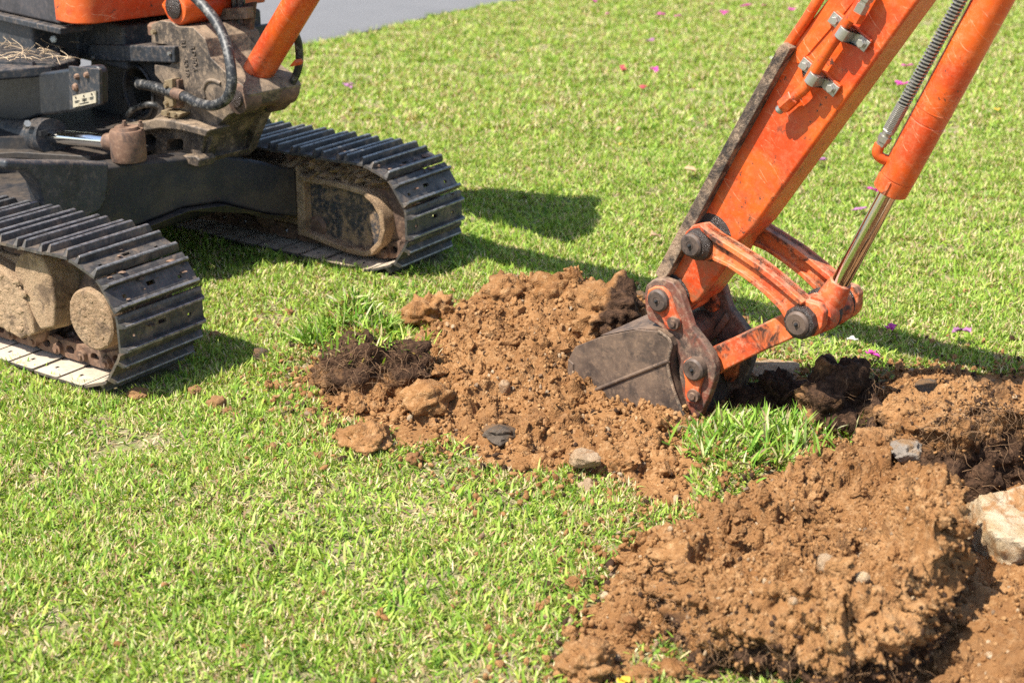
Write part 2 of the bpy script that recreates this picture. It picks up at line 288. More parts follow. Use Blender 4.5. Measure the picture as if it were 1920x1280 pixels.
class MB:
    """collects shapes that make ONE part"""
    def __init__(s): s.v = []; s.f = []; s.mi = []
    def add(s, V, F, mi=0):
        b = len(s.v); s.v += [tuple(map(float, p)) for p in V]; s.f += [tuple(b + i for i in f) for f in F]; s.mi += [mi] * len(F); return s
    def prism(s, pts, d, mi=0):                    # closed 3-D polygon pushed along the vector d
        n = len(pts); d = np.asarray(d); P = [np.asarray(p, float) for p in pts]
        V = P + [p + d for p in P]
        return s.add(V, [tuple(range(n))[::-1], tuple(range(n, 2 * n))] + [(i, (i + 1) % n, n + (i + 1) % n, n + i) for i in range(n)], mi)
    def box(s, c, ax, ay, az, mi=0):               # centre and three half-axis vectors
        c, ax, ay, az = map(lambda q: np.asarray(q, float), (c, ax, ay, az))
        return s.prism([c - ax - ay - az, c + ax - ay - az, c + ax + ay - az, c - ax + ay - az], 2 * az, mi)
    def lathe(s, p0, p1, prof, n=28, mi=0):        # prof: (fraction along p0->p1, radius)
        p0, p1 = np.asarray(p0, float), np.asarray(p1, float); d = p1 - p0; L = np.linalg.norm(d); w = d / L
        u = np.cross(w, [0, 0, 1]) if abs(w[2]) < .9 else np.cross(w, [1, 0, 0]); u /= np.linalg.norm(u); k = np.cross(w, u)
        V = []; F = []
        for t, r in prof:
            for i in range(n):
                a = 2 * math.pi * i / n; V.append(p0 + d * t + r * (math.cos(a) * u + math.sin(a) * k))
        for j in range(len(prof) - 1):
            for i in range(n): F.append((j * n + i, j * n + (i + 1) % n, (j + 1) * n + (i + 1) % n, (j + 1) * n + i))
        F += [tuple(range(n))[::-1], tuple((len(prof) - 1) * n + i for i in range(n))]
        return s.add(V, F, mi)
    def cyl(s, p0, p1, r, n=28, mi=0): return s.lathe(p0, p1, [(0, r), (1, r)], n, mi)
    def tube(s, pts, r, n=12, sub=8, mi=0):        # smooth hose through points
        P = [np.asarray(p, float) for p in pts]; Q = []
        for i in range(len(P) - 1):
            a, b, c, d = P[max(i - 1, 0)], P[i], P[i + 1], P[min(i + 2, len(P) - 1)]
            for k in range(sub):
                t = k / sub; Q.append(.5 * (2 * b + (c - a) * t + (2 * a - 5 * b + 4 * c - d) * t * t + (3 * b - a - 3 * c + d) * t ** 3))
        Q.append(P[-1]); V = []; F = []; u = None
        for i, q in enumerate(Q):
            w = Q[min(i + 1, len(Q) - 1)] - Q[max(i - 1, 0)]; w /= np.linalg.norm(w) + 1e-12
            if u is None: u = np.cross(w, [0, 0, 1]) if abs(w[2]) < .9 else np.cross(w, [1, 0, 0])
            u = u - w * (u @ w); u /= np.linalg.norm(u); k2 = np.cross(w, u); rr = r if np.isscalar(r) else r[0] + (r[1] - r[0]) * i / (len(Q) - 1)
            for j in range(n):
                a = 2 * math.pi * j / n; V.append(q + rr * (math.cos(a) * u + math.sin(a) * k2))
        for i in range(len(Q) - 1):
            for j in range(n): F.append((i * n + j, i * n + (j + 1) % n, (i + 1) * n + (j + 1) % n, (i + 1) * n + j))
        F += [tuple(range(n))[::-1], tuple((len(Q) - 1) * n + j for j in range(n))]
        return s.add(V, F, mi)
    def mesh(s, name, base=(0, 0, 0)):
        me = bpy.data.meshes.new(name); b = np.asarray(base, float)
        me.from_pydata([tuple(np.asarray(p) - b) for p in s.v], [], s.f); bm = bmesh.new(); bm.from_mesh(me)
        bmesh.ops.recalc_face_normals(bm, faces=bm.faces[:])
        bm.to_mesh(me); bm.free(); me.polygons.foreach_set('material_index', s.mi); me.polygons.foreach_set('use_smooth', [True] * len(s.f)); me.update(); return me
BASE = np.array([0., 0., 0.])                      # foot of the thing being built
def part(name, mb, mats, parent, bevel=0, seg=2, label=None, ang=35, cut=None):
    me = mb.mesh(name, BASE)
    for m in (mats if isinstance(mats, (list, tuple)) else [mats]): me.materials.append(MAT[m])
    me.set_sharp_from_angle(angle=R(ang)); o = link(bpy.data.objects.new(name, me), parent)
    if cut is not None:                            # real openings
        cm = cut.mesh('cutter', BASE); co = bpy.data.objects.new('cutter', cm); co.location = tuple(BASE); COL.objects.link(co)
        md = o.modifiers.new('cut', 'BOOLEAN'); md.object = co; md.operation = 'DIFFERENCE'; md.solver = 'EXACT'
        dg = bpy.context.evaluated_depsgraph_get(); nm = bpy.data.meshes.new_from_object(o.evaluated_get(dg)); o.modifiers.clear(); o.data = nm
        bpy.data.objects.remove(co); nm.set_sharp_from_angle(angle=R(ang))
    if bevel:
        m = o.modifiers.new('bevel', 'BEVEL'); m.width = bevel; m.segments = seg; m.limit_method = 'ANGLE'; m.angle_limit = R(40); m.harden_normals = True
    if label: o['label'] = label
    return o
def thing(name, loc, label, cat, group=None):
    o = bpy.data.objects.new(name, None); o.location = loc; o.empty_display_size = .1; COL.objects.link(o); return tag(o, label, cat, group)

# ================================================================== GROUND
def GP(pts): return [tuple(G(x, y)[:2]) for x, y in pts]
HEAP = GP([(558, 705), (598, 742), (585, 790), (650, 806), (740, 842), (830, 838), (930, 878), (1010, 895), (1120, 905), (1200, 935), (1275, 965), (1318, 905), (1285, 830), (1320, 815),
           (1400, 785), (1425, 690), (1330, 640), (1255, 585), (1150, 580), (1000, 580), (890, 590), (800, 640), (765, 665), (690, 655), (615, 665)])
DIG = GP([(1075, 1290), (1060, 1225), (1120, 1130), (1190, 1010), (1340, 960), (1440, 900), (1560, 850), (1625, 805), (1560, 798), (1425, 790), (1390, 720), (1440, 700), (1520, 712), (1640, 705), (1720, 690), (1850, 690),
          (1930, 700), (2150, 700), (2500, 1000), (2500, 1700), (1560, 1700), (1545, 1262), (1400, 1245), (1300, 1225), (1210, 1235), (1160, 1300)])
TRENCH = GP([(1395, 735), (1500, 745), (1640, 745), (1800, 770), (1950, 770), (2300, 800), (2300, 930), (1950, 905), (1800, 880), (1660, 815), (1560, 793), (1425, 785)])
ROAD_E = [G(560, 92), G(985, 0)]
BUMPS = [(G(660, 640), .10, .075, .125), (G(585, 675), .15, .09, .035), (G(700, 668), .12, .07, .060), (G(1440, 850), .26, .14, .045), (G(1380, 900), .12, .10, .02)]
def terrain(x, y):
    x = np.asarray(x, float); y = np.asarray(y, float); sh = x.shape
    z = (.010 * fbm(p3(x, y), 1.7, 3, seed=3) + .006 * fbm(p3(x, y), 6, 2, seed=5)).reshape(sh)
    for c, sx, sy, h in BUMPS: z = z + h * np.exp(-((x - c[0]) / sx) ** 2 - ((y - c[1]) / sy) ** 2)
    z = z - .20 * sstep(-.02, .12, sdf(TRENCH, x, y) + .02 * vn(p3(x, y), 9, 8).reshape(sh))
    return z
def soil_mask(x, y):
    x = np.asarray(x, float); y = np.asarray(y, float)
    n = (.035 * fbm(p3(x, y), 8, 3, seed=11) + .012 * vn(p3(x, y), 45, 12)).reshape(x.shape)
    d = np.maximum(sdf(HEAP, x, y), sdf(DIG, x, y)) + n
    return sstep(-.02, .03, d)
road_dir = (ROAD_E[1] - ROAD_E[0])[:2]; road_dir /= np.linalg.norm(road_dir); road_n = np.array([-road_dir[1], road_dir[0]])
def road_d(x, y): return (x - ROAD_E[0][0]) * road_n[0] + (y - ROAD_E[0][1]) * road_n[1]      # > 0 on the road side
def axis(lo, hi, fine_lo, fine_hi, fine, grow=1.12):
    a = list(np.arange(fine_lo, fine_hi, fine)); s = fine
    while a[-1] < hi: s *= grow; a.append(a[-1] + s)
    b = [fine_lo]; s = fine
    while b[-1] > lo: s *= grow; b.append(b[-1] - s)
    return np.array(b[:0:-1] + a)
gx = axis(-150, 150, -1.3, 2.3, .016); gy = axis(-60, 300, 2.2, 5.0, .016)
X, Y = np.meshgrid(gx, gy, indexing='ij'); Z = terrain(X, Y)
Z = np.where(np.hypot(X, Y) > 40, -.0 * X, Z)
me = np_mesh('ground', np.stack([X, Y, Z], -1).reshape(-1, 3), grid_quads(len(gx), len(gy)))
sm = soil_mask(X, Y); fattr(me, 'soil', sm.ravel())
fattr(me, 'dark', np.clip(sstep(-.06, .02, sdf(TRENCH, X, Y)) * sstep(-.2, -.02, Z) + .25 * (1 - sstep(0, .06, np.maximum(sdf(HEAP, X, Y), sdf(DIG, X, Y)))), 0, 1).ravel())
me.materials.append(MAT['turf']); ground = link(bpy.data.objects.new('ground', me)); tag(ground, 'lawn soil with a dug trench', 'ground', kind='structure')
# asphalt road beyond the lawn
e0 = ROAD_E[0][:2] - road_dir * 60; e1 = ROAD_E[0][:2] + road_dir * 60; nseg = 900
ts = np.linspace(0, 1, nseg); ex = e0[0] + (e1[0] - e0[0]) * ts; ey = e0[1] + (e1[1] - e0[1]) * ts
wob = .05 * fbm(p3(ts * 120, 0 * ts), 1.3, 4, seed=21)
W0 = np.stack([ex + road_n[0] * wob, ey + road_n[1] * wob, 0 * ex + .012], 1); W1 = np.stack([ex + road_n[0] * (wob + .05), ey + road_n[1] * (wob + .05), 0 * ex + .034], 1); W2 = np.stack([ex + road_n[0] * 5.5, ey + road_n[1] * 5.5, 0 * ex + .034], 1)
me = np_mesh('road', np.concatenate([W0, W1, W2]).reshape(3, nseg, 3).reshape(-1, 3), grid_quads(3, nseg)); me.materials.append(MAT['asphalt'])
tag(link(bpy.data.objects.new('road', me)), 'grey asphalt road behind the lawn', 'road', kind='structure')

# ================================================================== LOOSE SOIL
def billow(P, sc, oct=4, gain=.55, seed=0):
    r = 0; a = 1
    for i in range(oct): r = r + a * (np.abs(vn(P, sc * 2.1 ** i, seed + 13 * i)) * 2 - .75); a *= gain
    return r
def lumpy(P, amp, seed=0, big=9, mid=22, small=60):
    wq = np.stack([vn(P, 26, seed + 60), vn(P, 26, seed + 61), vn(P, 26, seed + 62)], 1) * .014
    w2, c2 = worley(P + wq, small, seed + 9); w3, c3 = worley(P + wq, 15, seed + 21)
    return amp * (.8 * fbm(P, big, 3, seed=seed + 30) + .62 * billow(P + wq, 17, 4, .55, seed + 40) + .55 * (.5 - w3) * (.2 + c3) * 1.5 + .22 * (.45 - w2) * (.4 + c2) * 1.5 + .10 * fbm(P, 150, 2, seed=seed + 50))
def heightfield(name, poly, hfun, res, amp, label, cat, seed, edge=.10, dark=None, kind=None):
    P = np.array(poly); lo = P.min(0) - .05; hi = P.max(0) + .05
    xs = np.arange(lo[0], hi[0], res); ys = np.arange(lo[1], hi[1], res); X, Y = np.meshgrid(xs, ys, indexing='ij')
    n = .03 * fbm(p3(X, Y), 9, 3, seed=seed).reshape(X.shape); d = sdf(poly, X, Y) + n; m = sstep(-.02, edge, d)
    h = hfun(X, Y, d) * m; ext = np.clip(.35 + .65 * m, 0, 1)
    h = h + lumpy(p3(X, Y), amp, seed).reshape(X.shape) * ext * (d > -.06) - .035 * (1 - m)
    Z = np.maximum(terrain(X, Y), -.2) + h
    keep = (d > -.045)
    q = grid_quads(len(xs), len(ys)); q = q[keep.ravel()[q].all(1)]
    used = np.unique(q); re = -np.ones(X.size, int); re[used] = np.arange(len(used))
    V = np.stack([X, Y, Z], -1).reshape(-1, 3)[used]; q = re[q]
    # small sideways push so that slopes are not a pure height map
    V[:, 0] += .010 * vn(V, 38, seed + 70); V[:, 1] += .010 * vn(V, 38, seed + 71)
    me = np_mesh(name, V, q); fattr(me, 'dark', (dark(V) if dark is not None else np.zeros(len(V)))); me.materials.append(MAT['soil'])
    o = link(bpy.data.objects.new(name, me)); tag(o, label, cat, kind=kind); return o, V, vnormals(V, q)
def gsum(lst):
    def f(x, y, d):
        z = 0
        for cx, cy, sx, sy, h in lst: z = z + h * np.exp(-((x - cx) / sx) ** 2 - ((y - cy) / sy) ** 2)
        return z
    return f
heap_f = gsum([(-.07, 4.26, .11, .13, .10), (.10, 4.26, .14, .13, .125), (.30, 4.18, .14, .15, .12), (.0, 4.02, .30, .22, .085), (-.27, 4.10, .12, .12, .085), (.02, 3.72, .28, .22, .055), (.36, 3.50, .20, .12, .02), (.30, 3.62, .17, .12, -.045), (-.25, 3.72, .25, .14, .02), (.30, 3.35, .25, .14, .03)])
heap_o, heapV, heapN = heightfield('soil_heap', HEAP, heap_f, .0064, .034, 'heap of crumbly orange brown soil in front of the bucket', 'soil heap', 101)
SPOIL = GP([(1548, 1175), (1640, 1085), (1720, 1020), (1790, 950), (1830, 900), (1920, 870), (2200, 860), (2500, 1100), (2500, 1600), (1520, 1600), (1540, 1270)])
sp_f = gsum([(G(1900, 1260)[0] + .05, G(1900, 1260)[1], .14, .2, .07), (*G(1640, 1130)[:2], .12, .10, .02), (*G(1850, 1120)[:2], .2, .12, .03), (*G(2000, 900)[:2], .3, .2, .02)])
spoil_o, spoilV, spoilN = heightfield('soil_spread', SPOIL, lambda x, y, d: .015 + sp_f(x, y, d), 0.0070, .020, 'loose orange soil spread over the ground at the lower right corner', 'soil', 131, edge=.06)
FRINGE = GP([(1100, 1180), (1130, 1110), (1180, 1020), (1250, 985), (1330, 960), (1400, 1000), (1400, 1210), (1300, 1215), (1200, 1225)])
fr_f = gsum([(*G(1240, 1090)[:2], .14, .12, .05), (*G(1190, 1150)[:2], .10, .07, .03)])
fr_o, frV, frN = heightfield('soil_heap', FRINGE, lambda x, y, d: .010 + fr_f(x, y, d), .0070, .028, 'low crumbly soil heap left of the overturned soil slab', 'soil heap', 151, edge=.07)

def lump(name, outline, centre, label, cat, bulge, amp, seed, base=-.03, nth=300, nr=64, nk=34, dark=None, mat='soil', crumb=1.0, crisp=False, ledge=0.0):
    """a broken-out block of earth: outline = (x, y, z) of the rim of its top, walls fall to the ground"""
    O = np.array(outline, float); C = np.array(centre, float)
    seg = np.r_[0, np.cumsum(np.linalg.norm(np.diff(np.vstack([O, O[:1]]), axis=0), axis=1))]; u = np.linspace(0, seg[-1], nth, endpoint=False)
    cl = np.vstack([O, O[:1]]); ring = np.stack([np.interp(u, seg, cl[:, k]) for k in range(3)], 1)
    ker = np.array([0, 1, 3, 1, 0]) / 5.; ring = sum(np.roll(ring, k - 2, 0) * ker[k] for k in range(5))
    out = ring - C; out[:, 2] = 0; out /= np.linalg.norm(out, axis=1, keepdims=True)
    if crisp:                                       # flat broken plate: the middle lies in the plane of the rim
        A_ = np.column_stack([ring[:, :2], np.ones(nth)]); co_ = np.linalg.lstsq(A_, ring[:, 2], rcond=None)[0]; C[2] = co_ @ np.array([C[0], C[1], 1])
    rows = []; kk = []
    for j in range(1, nr + 1):
        t = (j / nr) ** .85; p = C + (ring - C) * t; rows.append(p); kk.append(np.zeros(nth))
    for j in range(1, nk + 1):
        k = j / nk; p = ring.copy(); p[:, 2] = ring[:, 2] * (1 - k) + base * k
        b = bulge(ring) if callable(bulge) else bulge
        p += out * (np.sin(math.pi * min(1, k * 1.0)) * np.asarray(b).reshape(-1, 1) if np.ndim(b) else math.sin(math.pi * k) * b)
        rows.append(p); kk.append(np.full(nth, k))
    V = np.concatenate(rows); K = np.concatenate(kk); n = len(rows)
    i = np.arange(n * nth).reshape(n, nth); a = i[:-1]; b = i[1:]
    q = np.stack([a, b, np.roll(b, -1, 1), np.roll(a, -1, 1)], -1).reshape(-1, 4)
    V = np.vstack([V, C[None]]); cidx = len(V) - 1; K = np.r_[K, 0]
    tri = np.stack([np.full(nth, cidx), i[0], np.roll(i[0], -1)], -1)
    N = vnormals(V, q); N[cidx] = (0, 0, 1)
    if N[i[nr // 2], 2].mean() < 0: N = -N; q = q[:, ::-1]; tri = tri[:, ::-1]
    if crisp:
        Rr = np.concatenate([np.tile(out, (n, 1)), [[0, 0, 1]]]); N = np.where((K > 0)[:, None], Rr * .95 + np.array([0, 0, .1]), np.array([0, 0, 1.]) + .25 * N); N[cidx] = (0, 0, 1)
        V[:, 2] -= ledge * np.where(K > 0, 1 - K, 1) * (sstep(.05, .12, fbm(V, 4.2, 3, seed=seed + 90)) + .8 * sstep(.18, .24, fbm(V, 7, 3, seed=seed + 93)))
    d = lumpy(V, amp, seed) + amp * crumb * .5 * fbm(V, 13, 4, seed=seed + 5)
    if crisp: d = np.where(K > 0, 1.35 * d + .8 * amp * billow(V, 26, 4, .6, seed + 44) + .5 * amp * vn(V * np.array([1, 1, 2.6]), 16, seed + 45), d)
    V = V + N * d[:, None]
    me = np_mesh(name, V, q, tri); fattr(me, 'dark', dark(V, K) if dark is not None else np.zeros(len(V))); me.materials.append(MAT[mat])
    o = link(bpy.data.objects.new(name, me)); tag(o, label, cat); return o, V, N
def rim(lst): return [tuple(G(x, y, z)) for x, y, z in lst]
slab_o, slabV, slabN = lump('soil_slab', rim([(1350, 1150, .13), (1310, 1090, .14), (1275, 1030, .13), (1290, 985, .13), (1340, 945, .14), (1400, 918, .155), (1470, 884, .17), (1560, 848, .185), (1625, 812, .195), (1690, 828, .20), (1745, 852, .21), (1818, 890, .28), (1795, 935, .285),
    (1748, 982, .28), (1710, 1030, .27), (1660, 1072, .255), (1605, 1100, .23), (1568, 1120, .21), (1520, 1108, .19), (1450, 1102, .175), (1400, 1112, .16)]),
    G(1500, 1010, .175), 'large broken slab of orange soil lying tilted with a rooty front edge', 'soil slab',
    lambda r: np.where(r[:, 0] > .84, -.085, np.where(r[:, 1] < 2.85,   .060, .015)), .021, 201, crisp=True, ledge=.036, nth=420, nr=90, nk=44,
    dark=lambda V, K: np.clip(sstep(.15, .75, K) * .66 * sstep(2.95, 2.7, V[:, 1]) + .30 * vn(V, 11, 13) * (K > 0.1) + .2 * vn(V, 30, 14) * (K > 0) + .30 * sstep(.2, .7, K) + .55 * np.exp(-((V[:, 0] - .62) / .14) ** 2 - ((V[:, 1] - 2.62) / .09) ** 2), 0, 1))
chunk_o, chunkV, chunkN = lump('turf_chunk', rim([(1650, 795, .15), (1638, 768, .18), (1665, 742, .20), (1730, 728, .21), (1810, 722, .22), (1890, 716, .22), (1990, 715, .22), (2090, 735, .21), (2090, 775, .21), (1980, 785, .20), (1900, 778, .20), (1840, 790, .19), (1770, 795, .185), (1710, 805, .17)]),
    G(1840, 755, .225), 'big dark overturned turf chunk full of roots at the right edge', 'turf chunk', .055, .030, 231, base=-.14, nth=360, nr=44, nk=60,
    dark=lambda V, K: np.clip(.34 + .60 * sstep(0, .35, K) + .28 * vn(V, 8, 77), 0, 1))
block_o, blockV, blockN = lump('soil_block', rim([(1655, 735, .05), (1648, 712, .06), (1690, 698, .075), (1760, 690, .085), (1815, 692, .08), (1822, 712, .075), (1790, 740, .07), (1720, 752, .06)]),
    G(1735, 715, .085), 'flat topped block of orange soil behind the dark turf chunk', 'soil block', .015, .014, 251, base=-.10, nth=200, nr=36, nk=22, dark=lambda V, K: np.clip(.15 + .5 * sstep(.1, .7, K), 0, 1))

_ico = {}
def ico(n):
    if n not in _ico:
        bm = bmesh.new(); bmesh.ops.create_icosphere(bm, subdivisions=n, radius=1); bm.verts.ensure_lookup_table()
        _ico[n] = (np.array([v.co[:] for v in bm.verts]), np.array([[v.index for v in f.verts] for f in bm.faces])); bm.free()
    return _ico[n]
def clod(name, label, cat, px, py, wpx, hpx, mat='soil', z=None, dark=0.0, seed=0, rough=.22, squash=None, yaw=None, depth=1.0, sharp=0, group=None, sink=.25, dfun=None, surf=None):
    rng = np.random.default_rng(seed + 500)
    p = G(px, py); D = np.linalg.norm(p - CAM); w = wpx / FPX * D / 2; h = hpx / FPX * D / 2 * .92
    zt = (terrain(p[:1], p[1:2])[0] if surf is None else surf)
    c = G(px, py, zt + h * (1 - sink * 2) * .9)
    V, F = ico(5 if wpx > 90 else 4 if wpx > 26 else 3); V = V.copy(); off = rng.uniform(0, 50, 3)
    r = 1 + rough * fbm(V + off, 1.1, 3, seed=seed) + rough * .5 * fbm(V + off, 3.2, 3, seed=seed + 3) + (.20 * billow(V + off, 1.9, 4, .55, seed + 6) if mat in ('soil', 'sandy_rock') and not sharp else 0)
    if sharp:                                       # angular: cut by random planes
        for k in range(sharp):
            n = rng.normal(size=3); n /= np.linalg.norm(n); cut = rng.uniform(.62, .9); dd = V @ n
            r = np.where(dd * r > cut, cut / np.maximum(dd, .05), r)
        r = r + .045 * fbm(V + off, 3.5, 4, gain=.6, seed=seed + 8)
    P = V * r[:, None]; P[:, 2] = np.where(P[:, 2] < -.7, -.7 + (P[:, 2] + .7) * .25, P[:, 2])
    P = P * np.array([w, w * depth, h * 1.05])
    if mat == 'soil' or mat == 'sandy_rock':
        n = P / (np.linalg.norm(P, axis=1, keepdims=True) + 1e-9); s_ = .42 if mat == 'soil' else .30
        P = P + n * (lumpy(P + off, min(.03, w * .26) * s_, seed, 14, 34 if wpx > 60 else 60, 90))[:, None]
    a = rng.uniform(-.5, .5) if yaw is None else yaw
    P = P @ np.array([[math.cos(a), math.sin(a), 0], [-math.sin(a), math.cos(a), 0], [0, 0, 1]])
    me = np_mesh(name, P, None, F); me.materials.append(MAT[mat])
    if mat == 'soil': fattr(me, 'dark', np.full(len(P), dark) if dfun is None else dfun(P / np.array([w, w * depth, h])))
    o = link(bpy.data.objects.new(name, me)); o.location = c; tag(o, label, cat, group)
    if sharp: me.set_sharp_from_angle(angle=R(32))
    return o, P + c
def hz(px, py, V, drop=.004):      # height of the soil surface V where the line of sight through a pixel meets it
    r = ray(px, py); W = V[np.abs(V[:, 0] - (CAM + r * ((.1 - CAMH) / r[2]))[0]) < .25]
    for t in np.linspace((.36 - CAMH) / r[2], (-.12 - CAMH) / r[2], 70):
        q = CAM + t * r; d = ((W[:, :2] - q[:2]) ** 2).sum(1)
        if len(d) == 0: continue
        k = np.argsort(d)[:6]
        if d[k[0]] < .0006 and np.median(W[k, 2]) >= q[2]: return float(np.median(W[k, 2])) - drop
    return 0.02
CL = []
def C(*a, **k): o = clod(*a, **k); CL.append(o); return o
# things on and around the heap
C('turf_clod', 'dark turf clod with hanging roots at the left foot of the soil heap', 'turf clod', 684, 700, 205, 132, dark=.6, seed=1, rough=.34, depth=.55, sink=.22, dfun=lambda q: np.clip(.52 + .45 * q[:, 2] - .25 * sstep(-.1, -.7, q[:, 2]) + .25 * vn(q, 2.3, 9), 0, 1))
C('turf_clod', 'small black topsoil clod between the rooty turf clod and the heap', 'turf clod', 778, 706, 62, 66, dark=.85, seed=2, sink=.3)
C('boulder', 'smooth sandy boulder on the upper left shoulder of the heap', 'boulder', 806, 590, 92, 90, 'soil', seed=3, rough=.32, surf=-.01)
C('soil_clod', 'large soil clod with a dark hollow face beside the bucket top', 'soil clod', 1138, 588, 118, 100, dark=.4, seed=4, rough=.30, surf=.09, dfun=lambda q: np.clip(.75 * sstep(-.2, .5, q[:, 0] - q[:, 1] * .7) + .2 * vn(q, 2, 3), 0, 1))
C('soil_clod', 'rounded clod forming the highest point of the soil heap', 'soil clod', 945, 545, 70, 72, seed=5, rough=.2, surf=hz(945, 545, heapV), sink=.58)
C('soil_clod', 'rounded clod on the ridge right of the highest clod', 'soil clod', 1035, 545, 74, 64, seed=6, surf=hz(1035, 545, heapV), sink=.58)
C('boulder', 'smooth oval sandy boulder lying on the grass left below the heap', 'boulder', 692, 825, 99, 62, 'soil', seed=7, rough=.20, sink=.28)
C('stone', 'black shiny stone half buried at the lower front of the heap', 'stone', 938, 810, 70, 36, 'grey_rock', seed=8, sharp=7, rough=.3, surf=hz(938, 810, heapV), sink=.42)
C('stone', 'flat buff stone at the lower right of the heap near the bucket', 'stone', 1092, 862, 60, 42, 'buff_rock', seed=9, sharp=10, surf=hz(1092, 862, heapV), sink=.42)
C('stone', 'pale wedge shaped stone on the grass edge under the heap', 'stone', 1097, 912, 36, 28, 'buff_rock', seed=10, sharp=8)
C('stone', 'upright tan stone sticking out in the middle of the heap', 'stone', 946, 727, 24, 36, 'buff_rock', seed=11, sharp=8, surf=hz(946, 727, heapV), sink=.42)
C('stone', 'grey stone perched beside the upper bucket pin', 'stone', 1198, 560, 30, 26, 'grey_rock', seed=12, sharp=8, surf=hz(1198, 560, heapV))
C('soil_clod', 'mid sized clod at the front foot of the heap below the oval boulder level', 'soil clod', 776, 862, 32, 30, 'sandy_rock', seed=13)
C('soil_clod', 'small orange clod on the grass left of the front clod', 'soil clod', 600, 858, 26, 26, 'sandy_rock', seed=14)
C('soil_clod', 'brown clod on the grass between near track and oval boulder', 'soil clod', 410, 760, 38, 38, 'sandy_rock', seed=15)
C('soil_clod', 'little clod touching the brown clod right of the near track', 'soil clod', 429, 771, 24, 20, 'sandy_rock', seed=16)
C('stone', 'orange stone right in front of the near track front shoe', 'stone', 258, 739, 46, 28, 'sandy_rock', seed=17, sharp=6)
C('stone', 'flat orange stone on the grass, second from the near track', 'stone', 366, 734, 32, 24, 'sandy_rock', seed=18, sharp=5)
C('stone', 'angular grey stone on the grass right of the near track', 'stone', 488, 666, 32, 32, 'grey_rock', seed=19, sharp=9)
C('stone', 'small orange stone beside the near track, left of the grey stone', 'stone', 402, 628, 24, 18, 'sandy_rock', seed=20)
C('stone', 'small orange stone on the grass in the track shadow edge', 'stone', 541, 586, 20, 18, 'sandy_rock', seed=21)
C('soil_clod', 'round brown clod low on the grass below the rooty turf clod', 'soil clod', 510, 842, 32, 24, 'sandy_rock', seed=22)
C('soil_clod', 'orange clod poking through grass left of the rooty turf clod', 'soil clod', 532, 726, 24, 22, 'sandy_rock', seed=23)
C('soil_clod', 'brown clod in the row of clods along the heap foot', 'soil clod', 698, 768, 40, 30, seed=24, surf=hz(698, 768, heapV), sink=.58)
C('soil_clod', 'sandy clod right of the row clod under the rooty turf', 'soil clod', 732, 762, 42, 34, 'sandy_rock', seed=25, surf=hz(732, 762, heapV), sink=.58)
C('stone', 'pale little stone at the left end of the heap foot', 'stone', 655, 792, 18, 16, 'buff_rock', seed=26, sharp=6)
C('soil_clod', 'big crumbly clod in the lower left of the heap', 'soil clod', 800, 748, 90, 62, seed=27, surf=hz(800, 748, heapV), sink=.58)
C('soil_clod', 'broad clod in the lower right part of the heap', 'soil clod', 1180, 850, 66, 46, seed=28, surf=hz(1180, 850, heapV), sink=.58)
C('soil_clod', 'brown clod low at the front tip of the heap', 'soil clod', 1010, 872, 48, 36, seed=29, surf=hz(1010, 872, heapV), sink=.58)
# right hand side
C('turf_clod', 'black round turf clod right of the bucket over the trench', 'turf clod', 1576, 758, 140, 156, dark=.7, seed=31, rough=.30, surf=-.02, sink=.02, dfun=lambda q: np.clip(.72 + .3 * vn(q, 1.8, 5) - .5 * sstep(.2, -.8, q[:, 2] + q[:, 0] * .6), 0, 1))
C('turf_clod', 'dark turf clod against the back of the bucket in the trench', 'turf clod', 1452, 748, 130, 104, dark=.75, seed=32, rough=.34, surf=-.04, sink=.05)
C('turf_clod', 'brown clod at the trench bottom under the black round clod', 'turf clod', 1590, 806, 72, 74, dark=.38, seed=33, rough=.25, surf=-.10, sink=.1)
C('soil_clod', 'orange faced clod in the trench just behind the grass tongue', 'soil clod', 1450, 790, 60, 56, dark=.3, seed=34, surf=-.10, sink=.1)
C('rock_slab', 'thin pale tan rock slab lying on the grass behind the trench', 'rock', 1448, 694, 100, 34, 'buff_rock', seed=35, sharp=7, rough=.12, sink=.3)
C('stone', 'shiny grey stone set in the soil block behind the turf chunk', 'stone', 1737, 728, 46, 32, 'grey_rock', seed=36, sharp=9, surf=hz(1737, 728, blockV))
C('stone', 'rounded grey stone on the back rim of the soil slab', 'stone', 1697, 846, 58, 52, 'buff_grey', seed=37, rough=.3, sharp=9, surf=.182, sink=.38)
C('soil_clod', 'orange clod on the slab left of its grey stone', 'soil clod', 1640, 826, 84, 44, seed=38, surf=.155)
C('boulder', 'large pale whitish rock at the right edge of the picture', 'boulder', 1898, 1003, 205, 190, 'pale_rock', seed=39, sharp=7, rough=.36, depth=.8, sink=.2, yaw=.3)
C('soil_clod', 'block shaped soil clod on the grass at the bottom edge', 'soil clod', 1105, 1246, 122, 92, seed=40, rough=.16, sink=.2, depth=.8)
C('soil_clod', 'flat tan clod on the grass above the low crumbly heap', 'soil clod', 1236, 1012, 78, 44, 'sandy_rock', seed=41, sharp=4)
C('stone', 'rounded pale stone embedded in the front of the soil slab', 'stone', 1548, 1056, 38, 34, 'buff_rock', seed=42, surf=hz(1548, 1056, slabV), sink=.35)
C('stone', 'small cream stone near the right edge of the slab front', 'stone', 1617, 1082, 22, 20, 'pale_rock', seed=43, surf=hz(1617, 1082, slabV), sink=.35)
C('stone', 'tiny white stone low on the slab root face', 'stone', 1487, 1126, 15, 14, 'pale_rock', seed=44, surf=hz(1487, 1126, slabV), sink=.35)
C('stone', 'white pebble on the grass left of the low crumbly heap', 'stone', 1136, 1116, 17, 18, 'pale_rock', seed=45)
C('stone', 'brown faceted stone under the left corner of the slab', 'stone', 1308, 1188, 32, 30, 'buff_rock', seed=46, sharp=7, surf=hz(1308, 1188, frV))
